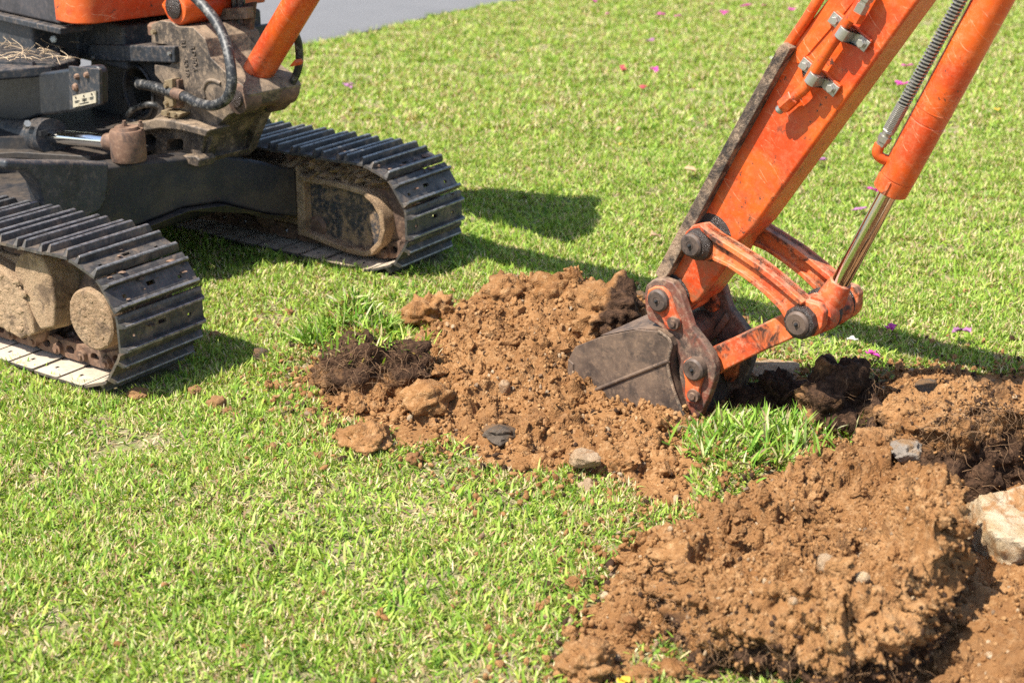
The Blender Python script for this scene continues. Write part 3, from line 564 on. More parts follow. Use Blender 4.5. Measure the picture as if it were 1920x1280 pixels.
C('soil_clod', 'square soil clod in the gap right of the slab', 'soil clod', 1772, 1050, 60, 60, seed=47, surf=hz(1772, 1050, spoilV))
C('soil_clod', 'upright clod right of the slab leaning over the spread soil', 'soil clod', 1730, 1110, 80, 66, seed=48, surf=hz(1730, 1110, spoilV))
C('soil_clod', 'smooth clod in the spread soil below the pale rock', 'soil clod', 1795, 1150, 46, 42, 'sandy_rock', seed=49, surf=hz(1795, 1150, spoilV))
C('stone', 'round cream pebble between slab and pale rock', 'stone', 1772, 1096, 12, 12, 'pale_rock', seed=50, surf=hz(1772, 1096, spoilV))
C('stone', 'flat white pebble on the spread soil at the lower right', 'stone', 1857, 1228, 17, 12, 'pale_rock', seed=51, surf=hz(1857, 1228, spoilV))
C('soil_clod', 'small clod on the grass left of the bottom block clod', 'soil clod', 1205, 1268, 60, 40, seed=52)
C('soil_clod', 'clod in the corner grass right of the bottom block clod', 'soil clod', 1262, 1256, 56, 30, seed=53)
C('soil_clod', 'lump of soil at the left side of the low crumbly heap', 'soil clod', 1180, 1165, 34, 32, 'sandy_rock', seed=54, surf=hz(1180, 1165, frV))

# ---- crumbs: thousands of little lumps, nobody could count them
crumbs = bpy.data.collections.new('crumb_shapes')
for k in range(7):
    V, F = ico(2 if k < 4 else 1); off = np.array([k * 7.1, 3, 5])
    rg_ = np.random.default_rng(k); r_ = 1 + .45 * fbm(V + off, 1.5, 2, seed=k)
    for _ in range(6):
        n_ = rg_.normal(size=3); n_ /= np.linalg.norm(n_); q_ = rg_.uniform(.55, .85); d_ = V @ n_; r_ = np.where(d_ * r_ > q_, q_ / np.maximum(d_, .05), r_)
    P = V * r_[:, None] * np.array([1.15, .9, .75])
    m_ = np_mesh('soil_crumb', P, None, F, smooth=(k < 4)); m_.materials.append(MAT['crumb']); crumbs.objects.link(bpy.data.objects.new('soil_crumb', m_))
pts = []
def on_surface(V, N, n, lo, hi, pw=2.6, minz=-1, dk=None):
    i = RNG.integers(0, len(V), n); i = i[N[i, 2] > minz]; s = lo + (hi - lo) * RNG.random(len(i)) ** pw
    pts.append(np.column_stack([V[i] + N[i] * (s * .15)[:, None], s, np.zeros(len(i)) if dk is None else (RNG.random(len(i)) < dk).astype(float)]))
on_surface(heapV, heapN, 46000, .0009, .0090, 6.0, dk=.02); on_surface(spoilV, spoilN, 18000, .0010, .0085, 5); on_surface(frV, frN, 10000, .0010, .009, 5, dk=.02)
on_surface(slabV, slabN, 28000, .0008, .0065, 6, .12, dk=.03); ws_ = slabN[:, 2] < .4; on_surface(slabV[ws_], slabN[ws_], 15000, .0008, .0065, 5, dk=.25); on_surface(chunkV, chunkN, 6000, .0010, .007, 5, dk=.4); on_surface(blockV, blockN, 2600, .0012, .009, 4, dk=.25)
# spilled on the grass round the soil
n = 260000; xx = RNG.uniform(-.9, 1.6, n); yy = RNG.uniform(2.2, 4.7, n)
d = np.maximum(sdf(HEAP, xx, yy), np.maximum(sdf(DIG, xx, yy), -9)); pr = np.where(d > 0, .5, np.exp(d / .085)) * .9 + .004
k = (RNG.random(n) < pr * .35); xx, yy = xx[k], yy[k]; s = .0012 + .010 * RNG.random(len(xx)) ** 6
pts.append(np.column_stack([xx, yy, terrain(xx, yy) + .008 + s * .4, s, (RNG.random(len(xx)) < .12).astype(float)]))
P = np.concatenate(pts); me = bpy.data.meshes.new('soil_crumbs'); me.vertices.add(len(P)); me.vertices.foreach_set('co', P[:, :3].astype(np.float32).ravel()); me.update()
fattr(me, 'size', P[:, 3]); fattr(me, 'dk', P[:, 4]); co = link(bpy.data.objects.new('soil_crumbs', me)); tag(co, 'loose soil crumbs scattered over heap, slab and grass', 'soil crumbs', kind='stuff')
ng = bpy.data.node_groups.new('scatter', 'GeometryNodeTree'); ng.interface.new_socket('Geometry', in_out='INPUT', socket_type='NodeSocketGeometry'); ng.interface.new_socket('Geometry', in_out='OUTPUT', socket_type='NodeSocketGeometry')
N_ = ng.nodes; gi = N_.new('NodeGroupInput'); go = N_.new('NodeGroupOutput'); ip = N_.new('GeometryNodeInstanceOnPoints'); ci = N_.new('GeometryNodeCollectionInfo'); ci.inputs['Collection'].default_value = crumbs
ci.inputs['Separate Children'].default_value = True; ci.inputs['Reset Children'].default_value = True; ip.inputs['Pick Instance'].default_value = True
na = N_.new('GeometryNodeInputNamedAttribute'); na.data_type = 'FLOAT'; na.inputs['Name'].default_value = 'size'
rv = N_.new('FunctionNodeRandomValue'); rv.data_type = 'FLOAT_VECTOR'; rv.inputs[1].default_value = (6.28, 6.28, 6.28)
L_ = ng.links; L_.new(gi.outputs[0], ip.inputs['Points']); L_.new(ci.outputs[0], ip.inputs['Instance']); L_.new(na.outputs[0], ip.inputs['Scale']); L_.new(rv.outputs[0], ip.inputs['Rotation']); L_.new(ip.outputs[0], go.inputs[0])
co.modifiers.new('scatter', 'NODES').node_group = ng

lumps = bpy.data.collections.new('lump_shapes')
for k in range(9):
    V, F = ico(3); off = np.array([k * 5.3, 1, 9]); rg_ = np.random.default_rng(k + 40); r_ = 1 + .62 * fbm(V + off, 1.5, 3, seed=k + 3)
    for _ in range(7):
        n_ = rg_.normal(size=3); n_ /= np.linalg.norm(n_); q_ = rg_.uniform(.6, .9); d_ = V @ n_; r_ = np.where(d_ * r_ > q_, q_ / np.maximum(d_, .05), r_)
    w_, c_ = worley(V * .5 + off, 4.5, k); P = V * (r_ + .30 * (.4 - w_) * (.4 + c_) + .07 * fbm(V + off, 7, 2, seed=k))[:, None] * np.array([rg_.uniform(.95, 1.5), rg_.uniform(.7, 1.0), rg_.uniform(.55, .85)])
    m_ = np_mesh('soil_lump', P, None, F); m_.set_sharp_from_angle(angle=R(34)); m_.materials.append(MAT['soil']); lumps.objects.link(bpy.data.objects.new('soil_lump', m_))
pts = []
on_surface(heapV, heapN, 520, .007, .034, 2.2); on_surface(slabV, slabN, 420, .006, .024, 2.8, .2); on_surface(slabV[ws_], slabN[ws_], 260, .005, .018, 2.4); on_surface(spoilV, spoilN, 320, .006, .026, 2.8); on_surface(frV, frN, 260, .007, .026, 2.4); on_surface(blockV, blockN, 50, .006, .018, 2.5)
n = 9000; xx = RNG.uniform(-.7, 1.3, n); yy = RNG.uniform(2.25, 4.5, n); d = np.maximum(sdf(HEAP, xx, yy), sdf(DIG, xx, yy)); k = (d < 0) & (RNG.random(n) < np.exp(d / .05) * .16); xx, yy = xx[k], yy[k]; s = .006 + .014 * RNG.random(len(xx)) ** 2.5
pts.append(np.column_stack([xx, yy, terrain(xx, yy) + .004 + s * .3, s, 0 * s]))
P = np.concatenate(pts); me = bpy.data.meshes.new('soil_lumps'); me.vertices.add(len(P)); me.vertices.foreach_set('co', P[:, :3].astype(np.float32).ravel()); me.update(); fattr(me, 'size', P[:, 3])
lo_ = link(bpy.data.objects.new('soil_lumps', me)); tag(lo_, 'small broken soil lumps strewn over the dug earth', 'soil lumps', kind='stuff')
ng2 = ng.copy(); [n_ for n_ in ng2.nodes if n_.bl_idname == 'GeometryNodeCollectionInfo'][0].inputs['Collection'].default_value = lumps; lo_.modifiers.new('scatter', 'NODES').node_group = ng2

# ---- roots hanging from the turf
def roots(name, V, sel, n, ln, label, seed, parent=None, r=.0006):
    rng = np.random.default_rng(seed); idx = np.where(sel)[0]; mb = MB()
    for i in rng.choice(idx, n):
        p = V[i].copy(); d = np.array([rng.normal() * .7, -rng.random() * .9, rng.normal() * .5]); d /= np.linalg.norm(d); L = ln * rng.uniform(.4, 1.5); q = [p - d * .01]
        for k in range(4): p = p + d * L / 4; q.append(p.copy()); d = d + np.array([rng.normal() * .45, rng.normal() * .35, -.28 + rng.normal() * .3]); d /= np.linalg.norm(d)
        mb.tube(q, (r * rng.uniform(.7, 1.5), r * .35), n=4, sub=3)
    me = mb.mesh(name); me.materials.append(MAT['root']); return tag(link(bpy.data.objects.new(name, me)), label, 'roots', kind='stuff')
TV = CL[0][1]; roots('roots', TV, (TV[:, 1] < np.median(TV[:, 1])) & (TV[:, 2] > np.quantile(TV[:, 2], .35)), 230, .06, 'fine roots hanging from the dark turf clod left of the heap', 1)
roots('roots', chunkV, (chunkN[:, 1] < -.2) & (chunkV[:, 2] > -.02), 420, .06, 'tangled roots over the dark turf chunk at the right edge', 2)
roots('roots', slabV, (slabV[:, 1] < 2.72) & (slabV[:, 2] < .10) & (slabV[:, 2] > .0), 480, .035, 'fine roots under the front edge of the soil slab', 3)
TV = CL[29][1]; roots('roots', TV, TV[:, 2] > np.quantile(TV[:, 2], .4), 90, .04, 'fine roots on the black round turf clod by the bucket', 4)

# ================================================================== GRASS
def blades(name, x, y, z, L, W, lean, yaw, col, segs, label, cat='grass', curl=.6):
    n = len(x); tl = np.linspace(0, 1, segs + 1); V = []
    dx, dy = np.cos(yaw), np.sin(yaw); sx, sy = -dy, dx; px_, pz_ = np.zeros(n), np.zeros(n); ang = lean * .55
    tw = RNG.normal(0, .5, n)
    prof = {3: [.75, 1.0, .8], 2: [.85, .9], 1: [1.0]}[segs]
    for k in range(segs):
        if k: ang = ang + lean * curl / segs * 1.1; px_ = px_ + np.sin(ang) * L / segs; pz_ = pz_ + np.cos(ang) * L / segs
        w = W * prof[k] * .5; c, s_ = np.cos(tw) * w, np.sin(tw) * w
        for sg in (-1, 1):
            V.append(np.stack([x + dx * px_ + sg * sx * c, y + dy * px_ + sg * sy * c, z + pz_ + sg * s_], 1))
    ang = ang + lean * curl / segs; px_ = px_ + np.sin(ang) * L / segs; pz_ = pz_ + np.cos(ang) * L / segs
    V.append(np.stack([x + dx * px_, y + dy * px_, z + np.maximum(pz_, .001)], 1)); nv = 2 * segs + 1
    V = np.stack(V, 1).reshape(-1, 3); b = (np.arange(n) * nv)[:, None]
    q = np.concatenate([b + np.array([2 * k, 2 * k + 1, 2 * k + 3, 2 * k + 2]) for k in range(segs - 1)]) if segs > 1 else None
    tr = b + np.array([2 * segs - 2, 2 * segs - 1, 2 * segs])
    me = np_mesh(name, V, q, tr, smooth=True); cattr(me, 'col', np.repeat(np.column_stack([col, np.ones(n)]), nv, 0)); me.materials.append(MAT['grass_blade'])
    return tag(link(bpy.data.objects.new(name, me)), label, cat, kind='stuff')
def in_tracks(x, y):
    q = np.stack([x - TRK.o[0], y - TRK.o[1]], 1); a = q @ TRK.f[:2]; l = q @ TRK.l[:2]
    return (a > -2.2) & (a < -.07) & (((l > .03) & (l < .30)) | ((l > 1.215) & (l < 1.51)))
PAL = np.array([(.250, .370, .048), (.345, .450, .082), (.170, .295, .034), (.440, .520, .160), (.100, .200, .024)])
DRY = np.array([(.56, .46, .25), (.47, .36, .19), (.64, .56, .35), (.33, .21, .12)])
def colours(x, y, dryp):
    n = len(x); pt = fbm(p3(x, y), 2.2, 3, seed=41); w = np.stack([np.full(n, .34), .26 + .12 * pt, .20 - .08 * pt, .12 + .05 * pt, .12 - .05 * pt], 1).clip(.02); w /= w.sum(1, keepdims=True)
    k = (RNG.random(n)[:, None] > np.cumsum(w, 1)).sum(1).clip(0, 4); c = PAL[k] * RNG.uniform(.82, 1.18, (n, 1)); c[:, 0] *= RNG.uniform(.88, 1.12, n)
    d = RNG.random(n) < dryp; c[d] = DRY[RNG.integers(0, 4, d.sum())] * RNG.uniform(.8, 1.2, (d.sum(), 1)); return c, d
def lawn(name, y0, y1, dens, segs, Lr, Wr, label, margin=.5, thin=1.0):
    hw = lambda yy: .345 * (yy * cp_ + CAMH * sp_) + margin
    A = (hw(y0) + hw(y1)) * (y1 - y0); n = int(A * dens); y = RNG.uniform(y0, y1, n); x = RNG.uniform(-1, 1, n) * hw(y1); k = np.abs(x) < hw(y); x, y = x[k], y[k]
    sm = soil_mask(x, y); d = np.maximum(sdf(HEAP, x, y), sdf(DIG, x, y))
    patch = fbm(p3(x, y), 5, 3, seed=51); keep = RNG.random(len(x)) < np.clip((.98 + .42 * patch) * (1 - sm * 1.0) * (1 - .45 * np.exp(-np.abs(np.minimum(d, 0)) / .05)), 0, 1)
    keep &= ~in_tracks(x, y); keep &= road_d(x, y) < .05 + .03 * RNG.normal(size=len(x)); x, y, patch = x[keep], y[keep], patch[keep]; n = len(x)
    c, dry = colours(x, y, np.clip(.25 - .30 * patch, .05, .75)); lng = RNG.random(n)
    L = Lr[0] + (Lr[1] - Lr[0]) * lng ** 1.7; W = RNG.uniform(*Wr, n); lean = np.clip(RNG.normal(.95, .36, n), .15, 1.55)
    L = np.where(dry, L * .8, L); W = np.where(dry, W * .6, W); lean = np.where(dry, np.clip(lean + .5, .3, 1.65), lean); z = terrain(x, y) + np.where(dry, .002, 0)
    # leaves of one tuft share a heading now and then
    yaw = RNG.uniform(0, 2 * math.pi, n) * .7 + 3.0 * fbm(p3(x, y), 14, 2, seed=61)
    return blades(name, x, y, z, L, W, lean, yaw, c, segs, label)
lawn('grass', 2.0, 4.7, 17500, 3, (.011, .044), (.0030, .0068), 'short green lawn grass in the foreground round the dug soil')
lawn('grass', 4.7, 6.8, 11500, 2, (.016, .050), (.0042, .0075), 'lawn grass around and behind the far track')
lawn('grass', 6.8, 13.0, 4800, 1, (.020, .050), (.009, .015), 'lawn grass far back beside the asphalt road', margin=.9)
# close, short under-layer of the lawn
tufts = bpy.data.collections.new('tuft_shapes')
for k in range(16):
    n = 34; a_ = RNG.uniform(0, 6.28, n); r_ = .022 * np.sqrt(RNG.random(n)); x = r_ * np.cos(a_); y = r_ * np.sin(a_); cc_, dd_ = colours(x + k * 3.1, y, (.14, .22, .32, .50)[k % 4])
    ob = blades('lawn_tuft', x, y, 0 * x - .002, RNG.uniform(.010, .030, n), RNG.uniform(.0026, .0052, n), np.clip(RNG.normal(.95, .35, n), .1, 1.5), RNG.uniform(0, 6.28, n), cc_, 2, 'x'); COL.objects.unlink(ob); tufts.objects.link(ob)
pp = []
for y0, y1, dens, sc, mg in ((2.0, 4.7, 2500, 1.0, .5), (4.7, 6.8, 1800, 1.15, .6), (6.8, 13.0, 760, 1.6, .9)):
    hw = lambda yy: .345 * (yy * cp_ + CAMH * sp_) + mg
    n = int(2 * hw(y1) * (y1 - y0) * dens); y = RNG.uniform(y0, y1, n); x = RNG.uniform(-1, 1, n) * hw(y1); k = (np.abs(x) < hw(y)) & ~in_tracks(x, y) & (road_d(x, y) < .03) & (RNG.random(n) > soil_mask(x, y) * 1.02) & (RNG.random(n) < .76 + .85 * fbm(p3(x, y), 5.5, 4, seed=52)); x, y = x[k], y[k]
    pp.append(np.column_stack([x, y, terrain(x, y), sc * RNG.uniform(.75, 1.25, len(x))]))
P = np.concatenate(pp); me = bpy.data.meshes.new('grass'); me.vertices.add(len(P)); me.vertices.foreach_set('co', P[:, :3].astype(np.float32).ravel()); me.update(); fattr(me, 'size', P[:, 3])
go_ = link(bpy.data.objects.new('grass', me)); tag(go_, 'close short undergrowth of the whole lawn', 'grass', kind='stuff')
ng3 = ng.copy(); [n_ for n_ in ng3.nodes if n_.bl_idname == 'GeometryNodeCollectionInfo'][0].inputs['Collection'].default_value = tufts; [n_ for n_ in ng3.nodes if n_.bl_idname == 'FunctionNodeRandomValue'][0].inputs[1].default_value = (0, 0, 6.28); go_.modifiers.new('scatter', 'NODES').node_group = ng3
# longer fresh grass on the tongue between the soil heaps and on the lifted turf
def tuft_patch(px, py, rx, ry, n, label, Lr=(.03, .075), dryp=.22, rise=0.0, clipf=None):
    c = G(px, py); a = RNG.uniform(0, 2 * math.pi, n); r = np.sqrt(RNG.random(n)); x = c[0] + rx * r * np.cos(a); y = c[1] + ry * r * np.sin(a)
    k = RNG.random(n) < 1 - .8 * soil_mask(x, y)
    if clipf is not None: k &= clipf(x, y)
    x, y = x[k], y[k]; n = len(x); cc, dry = colours(x, y, dryp); cc = cc * np.array([.82, .95, .9])
    blades('grass', x, y, terrain(x, y) + rise, RNG.uniform(*Lr, n), RNG.uniform(.0045, .0085, n), np.clip(RNG.normal(.75, .35, n), .1, 1.4), RNG.uniform(0, 6.28, n), cc, 3, label)
tuft_patch(1450, 850, .27, .17, 1100, 'longer fresh grass on the turf tongue between heap and slab')
tuft_patch(660, 628, .13, .10, 1000, 'grass standing on the raised turf mound left of the heap', (.025, .065), .35)
tuft_patch(660, 668, .17, .05, 700, 'grass fringe above the rooty turf clod', (.025, .07), .15, rise=.02)
V_ = CL[0][1]; k_ = np.where(V_[:, 2] > np.quantile(V_[:, 2], .80))[0]; k_ = RNG.choice(k_, 420); q_ = V_[k_] + RNG.normal(0, .012, (420, 3)) * np.array([1, 1, 0]) + np.array([0, .03, -.012]); c_, d_ = colours(q_[:, 0], q_[:, 1], .25)
blades('grass', q_[:, 0], q_[:, 1], q_[:, 2], RNG.uniform(.02, .055, 420), RNG.uniform(.004, .0075, 420), np.clip(RNG.normal(.8, .35, 420), .1, 1.5), RNG.uniform(0, 6.28, 420), c_, 3, 'grass still growing on top of the rooty turf clod')
tuft_patch(1120, 640, .05, .03, 40, 'small grass sprig lying on the bucket side', (.03, .06), 0, rise=.11)

# ================================================================== EXCAVATOR
BASE = np.array([SWING[0], SWING[1], 0.0])
EX = thing('excavator', tuple(BASE), 'orange and black crawler mini excavator digging into the lawn', 'excavator')
Zv = np.array([0, 0, 1.0])
def place(o, M): o.matrix_local = M
def mat4(x, y, z, p): return Matrix(((x[0], y[0], z[0], p[0]), (x[1], y[1], z[1], p[1]), (x[2], y[2], z[2], p[2]), (0, 0, 0, 1)))
# ---------------------------------------------------------------- tracks
TW = .30; PITCHL = .101; RP = .162; FC = (-.195, .195); NL = 41
RUN = (NL * PITCHL - 2 * math.pi * RP * 1.012) / 2
def loop_point(u):                       # u = length along the pin line, 0 at the front-most point, running over the top to the rear
    q = math.pi / 2 * RP * 1.012; k = RP * 1.012; tot = 2 * RUN + 4 * q; u = u % tot
    if u < q: a = u / k; return FC[0] + RP * math.cos(a), FC[1] + RP * math.sin(a)
    u -= q
    if u < RUN: return FC[0] - u, FC[1] + RP - .010 * math.sin(math.pi * u / RUN) ** 2
    u -= RUN
    if u < 2 * q: a = math.pi / 2 + u / k; return FC[0] - RUN + RP * math.cos(a), FC[1] + RP * math.sin(a)
    u -= 2 * q
    if u < RUN: return FC[0] - RUN + u, FC[1] - RP
    u -= RUN; a = -math.pi / 2 + u / k; return FC[0] + RP * math.cos(a), FC[1] + RP * math.sin(a)
def shoe_mesh():
    bm = bmesh.new(); xs = [(-.054, -.004), (-.046, -.001), (-.034, 0), (-.017, 0), (-.006, 0), (.006, 0), (.016, 0), (.036, 0), (.046, 0)]
    ys = [0, .045, .058, .120, .136, .164, .180, .242, .255, TW]; th = .008
    def hole(i, j): return (i == 4 and j == 4) or (i in (4,) and False) or (i == 5 and j == 1) or (i == 5 and j == 7) or (i == 3 and j == 1 and False)
    grid = {}
    for s_, dz in ((0, 0), (1, -th)):
        for i, (x, z) in enumerate(xs):
            for j, y in enumerate(ys):
                yy = y - TW / 2
                grid[s_, i, j] = bm.verts.new((x, yy, z + dz))
    nx, ny = len(xs), len(ys)
    for i in range(nx - 1):
        for j in range(ny - 1):
            if hole(i, j): continue
            a = [(i, j), (i + 1, j), (i + 1, j + 1), (i, j + 1)]
            bm.faces.new([grid[0, p, q] for p, q in a]); f = bm.faces.new([grid[1, p, q] for p, q in a[::-1]]); f.material_index = 2
    def wall(p, q): bm.faces.new([grid[0, *p], grid[1, *p], grid[1, *q], grid[0, *q]])
    for i in range(nx - 1): wall((i, 0), (i + 1, 0)); wall((i + 1, ny - 1), (i, ny - 1))
    for j in range(ny - 1): wall((0, j + 1), (0, j)); wall((nx - 1, j), (nx - 1, j + 1))
    for i in range(nx - 1):
        for j in range(ny - 1):
            if hole(i, j):
                for p, q in (((i, j), (i + 1, j)), ((i + 1, j), (i + 1, j + 1)), ((i + 1, j + 1), (i, j + 1)), ((i, j + 1), (i, j))): wall(q, p)
    # two grousers with slanted ends and a worn top
    for x0, x1, h in ((-.035, -.021, .020), (.031, .046, .020)):
        b = []
        for x, z, ins, in ((x0, 0, 0), (x0 + .003, h - .003, .007), (x0 + .005, h, .010), (x1 - .004, h, .010), (x1 - .002, h - .003, .007), (x1, 0, 0)):
            b.append((bm.verts.new((x, -TW / 2 + ins, z)), bm.verts.new((x, TW / 2 - ins, z))))
        for k in range(5):
            f = bm.faces.new([b[k][0], b[k + 1][0], b[k + 1][1], b[k][1]])
            if k in (1, 2, 3): f.material_index = 1
        bm.faces.new([v[0] for v in b][::-1]); bm.faces.new([v[1] for v in b])
    bmesh.ops.recalc_face_normals(bm, faces=bm.faces[:]); me = bpy.data.meshes.new('track_shoe'); bm.to_mesh(me); bm.free()
    for m in ('track_steel', 'worn_edge', 'shoe_inside'): me.materials.append(MAT[m])
    return me
def link_mesh():
    mb = MB(); n = 20
    for yy in (-.052, .034):
        V = []; 
        for k in range(n):                       # outer and inner ring: a plate with an oval hole
            a = 2 * math.pi * k / n; c, s_ = math.cos(a), math.sin(a)
            ox = c * .066; oz = s_ * (.026 + .006 * abs(c)) - .002
            V.append((ox, oz)); V.append((.006 + c * .017, s_ * .013 - .003))
        P = [(x, yy, z) for x, z in V] + [(x, yy + .018, z) for x, z in V]; m = 2 * n; F = []
        for k in range(n):
            o0, i0, o1, i1 = 2 * k, 2 * k + 1, (2 * k + 2) % m, (2 * k + 3) % m
            F += [(o0, o1, i1, i0), (m + o0, m + i0, m + i1, m + o1), (o0, m + o0, m + o1, o1), (i0, i1, m + i1, m + i0)]
        mb.add(P, F)
    mb.cyl((-.0505, -.066, 0), (-.0505, .066, 0), .016, 16); mb.cyl((-.0505, -.072, 0), (-.0505, .072, 0), .008, 12)
    me = mb.mesh('chain_link'); me.materials.append(MAT['rusty_iron']); me.set_sharp_from_angle(angle=R(35)); return me
SHOE, LINK = shoe_mesh(), link_mesh()
def track(lat, lab, phase):
    c = lat + TW / 2; mb = MB()
    # sprocket at the rear, idler at the front, rollers below: the running gear inside the chain
    fr = MB()
    def TP(a, l, z): return TRK.P(a, l, z)
    fr.prism([TP(a, c - .062, z) for a, z in ((-.36, .30), (-1.55, .30), (-1.62, .24), (-1.62, .12), (-1.5, .085), (-.46, .085), (-.34, .13))], TRK.l * .124)
    frame = part('track_frame', fr, 'caked_mud', EX, .01)
    for a, r, nm in ((FC[0], .128, 'idler'), (FC[0] - RUN, .128, 'sprocket')):
        part(nm, MB().lathe(TP(a, c - .045, FC[1]), TP(a, c + .045, FC[1]), [(0, r - .03), (.12, r - .008), (.3, r - .008), (.34, r), (.66, r), (.7, r - .008), (.88, r - .008), (1, r - .03)], 36), 'rusty_iron', frame)
    for k in range(5):
        a = -.48 - k * .25; part('track_roller', MB().lathe(TP(a, c - .075, .098), TP(a, c + .075, .098), [(0, .03), (.1, .046), (.35, .046), (.38, .035), (.62, .035), (.65, .046), (.9, .046), (1, .03)], 22), 'rusty_iron', frame)
    chain = part('track_chain', MB().cyl(TP(-.9, c - .06, FC[1] + RP - .075), TP(-.9, c + .06, FC[1] + RP - .075), .03, 20), 'rusty_iron', EX, label=lab)
    u0 = -PITCHL / 2 + phase
    tot = NL * PITCHL
    for k in range(NL):
        a0 = loop_point(u0 + k * PITCHL); a1 = loop_point(u0 + (k + 1) * PITCHL)
        p0 = np.array(TP(a0[0], c, a0[1])); p1 = np.array(TP(a1[0], c, a1[1])); x = p1 - p0; x /= np.linalg.norm(x); y = TRK.l; z = np.cross(y, x); z = -z if False else z
        mid = (p0 + p1) / 2; cen = np.array(TP((FC[0] * 2 - RUN) / 2, c, FC[1])); 
        if z @ (mid - cen) < 0 and abs(mid[2] - FC[1]) > .1: z = -z
        z = np.cross(x, y); z = z if ((z @ np.array([0, 0, 1])) * (mid[2] - FC[1]) > 0 or abs(mid[2] - FC[1]) < .12) else z
        # outward side: left of the direction of travel over the top
        zc = np.array([0, 0, 0.]); outw = np.cross(y, x); 
        if k == 0: pass
        o = link(bpy.data.objects.new('track_shoe', SHOE), chain)
        w = np.random.default_rng(k + int(lat * 100)); j = w.normal(0, .0012)
        o.matrix_local = mat4(-x, y if np.cross(-x, y) @ outw > 0 else -y, outw, mid + outw * (.022 + j) - BASE)
        l = link(bpy.data.objects.new('chain_link', LINK), chain); l.matrix_local = mat4(-x, y if np.cross(-x, y) @ outw > 0 else -y, outw, mid - outw * .020 - BASE)
    return frame, chain
nf, nch = track(0.0, 'near track with black steel shoes', 0.0)
ff, fch = track(1.211, 'far track with black steel shoes', .002)
def packed(lat, par, n, seed):
    rg = np.random.default_rng(seed); mb = MB(); V, F = ico(2)
    for k in range(n):
        u = rg.uniform(.0, 1.75); a, z = loop_point(u + .0); a2, z2 = loop_point(u + .01); nx, nz = (z2 - z), -(a2 - a); q = math.hypot(nx, nz); c = TRK.P(a + nx / q * .019, lat + rg.uniform(.02, .28), z + nz / q * .019); r = .002 + .007 * rg.random() ** 2
        mb.add([c + r * v * np.array([1.7, 1.7, .45]) for v in V * (1 + .4 * vn(V * 1.6 + k, 1.0, k))[:, None]], [tuple(f) for f in F])
    part('packed_mud', mb, 'rusty_iron', par)['kind'] = 'stuff'
packed(0, nch, 190, 3); packed(1.211, fch, 190, 4)
# outer side of the near track: idler cap and the muddy frame end
TPn = TRK.P
for k in range(6):
    t_ = k * math.pi / 3 + .3; p = TPn(-.165 + .058 * math.cos(t_), .028, .203 + .058 * math.sin(t_)); part('cap_bolt', MB().lathe(p, p + TRK.l * .008, [(0, .006), (.6, .009), (1, .009)], 6), 'caked_mud', nf)
part('idler_cap', MB().lathe(TPn(-.165, .03, .203), TPn(-.165, .13, .203), [(0, .0), (0, .080), (.05, .086), (1, .088)], 44), 'caked_mud', nf, label='round hub cap caked with tan mud')
blk = MB().prism([TRK.P(a, .035, z) for a, z in ((-.72, .31), (-.55, .285), (-.50, .265), (-.452, .225), (-.418, .155), (-.416, .105), (-.445, .098), (-.478, .078), (-.56, .095), (-.72, .09))], TRK.l * .10)
part('frame_end', blk, 'caked_mud', nf, .008)
part('frame_rib', MB().prism([TRK.P(a, .045, z) for a, z in ((-.46, .235), (-.485, .27), (-.478, .30), (-.45, .333), (-.418, .345), (-.36, .338), (-.33, .30), (-.32, .22), (-.34, .14), (-.40, .12), (-.43, .16))], TRK.l * .10), 'caked_mud', nf, .008)
cr_ = MB(); rg = np.random.default_rng(21); V_, F_ = ico(2)
for k in range(230):
    if k < 90: t_, r0 = rg.uniform(0, 6.28), .078 * math.sqrt(rg.random()); a, z, l = -.165 + r0 * math.cos(t_), .203 + r0 * math.sin(t_), .031
    else: a, z, l = rg.uniform(-.60, -.43), rg.uniform(.10, .26), .036
    if k >= 90 and a > -.44 - (.26 - z) * -.25 and z > .2: continue
    r = .002 + .007 * rg.random() ** 2; cr_.add([TRK.P(a, l, z) + (TRK.f * v[0] * 1.5 + TRK.l * v[1] * .45 + Zv * v[2] * 1.2) * r for v in V_ * (1 + .45 * vn(V_ * 1.6 + k, 1.0, k))[:, None]], [tuple(f) for f in F_])
part('packed_mud', cr_, 'caked_mud', nf)['kind'] = 'stuff'
# inner side of the far track: rounded yoke plate with a recessed panel
yo = [(-.54, .315), (-.52, .283), (-.34, .283), (-.24, .275), (-.19, .245), (-.16, .20), (-.153, .15), (-.17, .095), (-.215, .050), (-.25, .040), (-.33, .040), (-.52, .068), (-.545, .066)]
yk = MB().prism([TRK.P(a, 1.262, z) for a, z in yo], TRK.l * .13)
ctr = (-.34, .16); rec = [(-.505, .262), (-.34, .262), (-.245, .254), (-.205, .230), (-.180, .195), (-.174, .15), (-.188, .105), (-.225, .068), (-.255, .060), (-.33, .060), (-.505, .086)]
part('yoke_plate', yk, ['caked_mud', 'caked_mud'], ff, .005, cut=MB().prism([TRK.P(a, 1.25, z) for a, z in rec], TRK.l * .052))
part('yoke_panel', MB().prism([TRK.P(a, 1.2965, z) for a, z in rec], TRK.l * .004), 'yoke_paint', ff)
mud = MB(); rg = np.random.default_rng(5)
for k in range(60):
    a = rg.uniform(-.62, -.18); zz = .283 + rg.uniform(-.005, .05) * (1 if a > -.5 else .6); r = rg.uniform(.012, .03); V, F = ico(2)
    mud.add([TRK.P(a, 1.30 + rg.uniform(-.02, .08), zz) + r * v * np.array([1.2, 1.2, .8]) * (1 + .3 * rg.normal()) for v in V * (1 + .25 * vn(V * 1.7 + k, 1.0, k))[:, None]], [tuple(f) for f in F])
part('packed_mud', mud, 'caked_mud', ff)['kind'] = 'stuff'
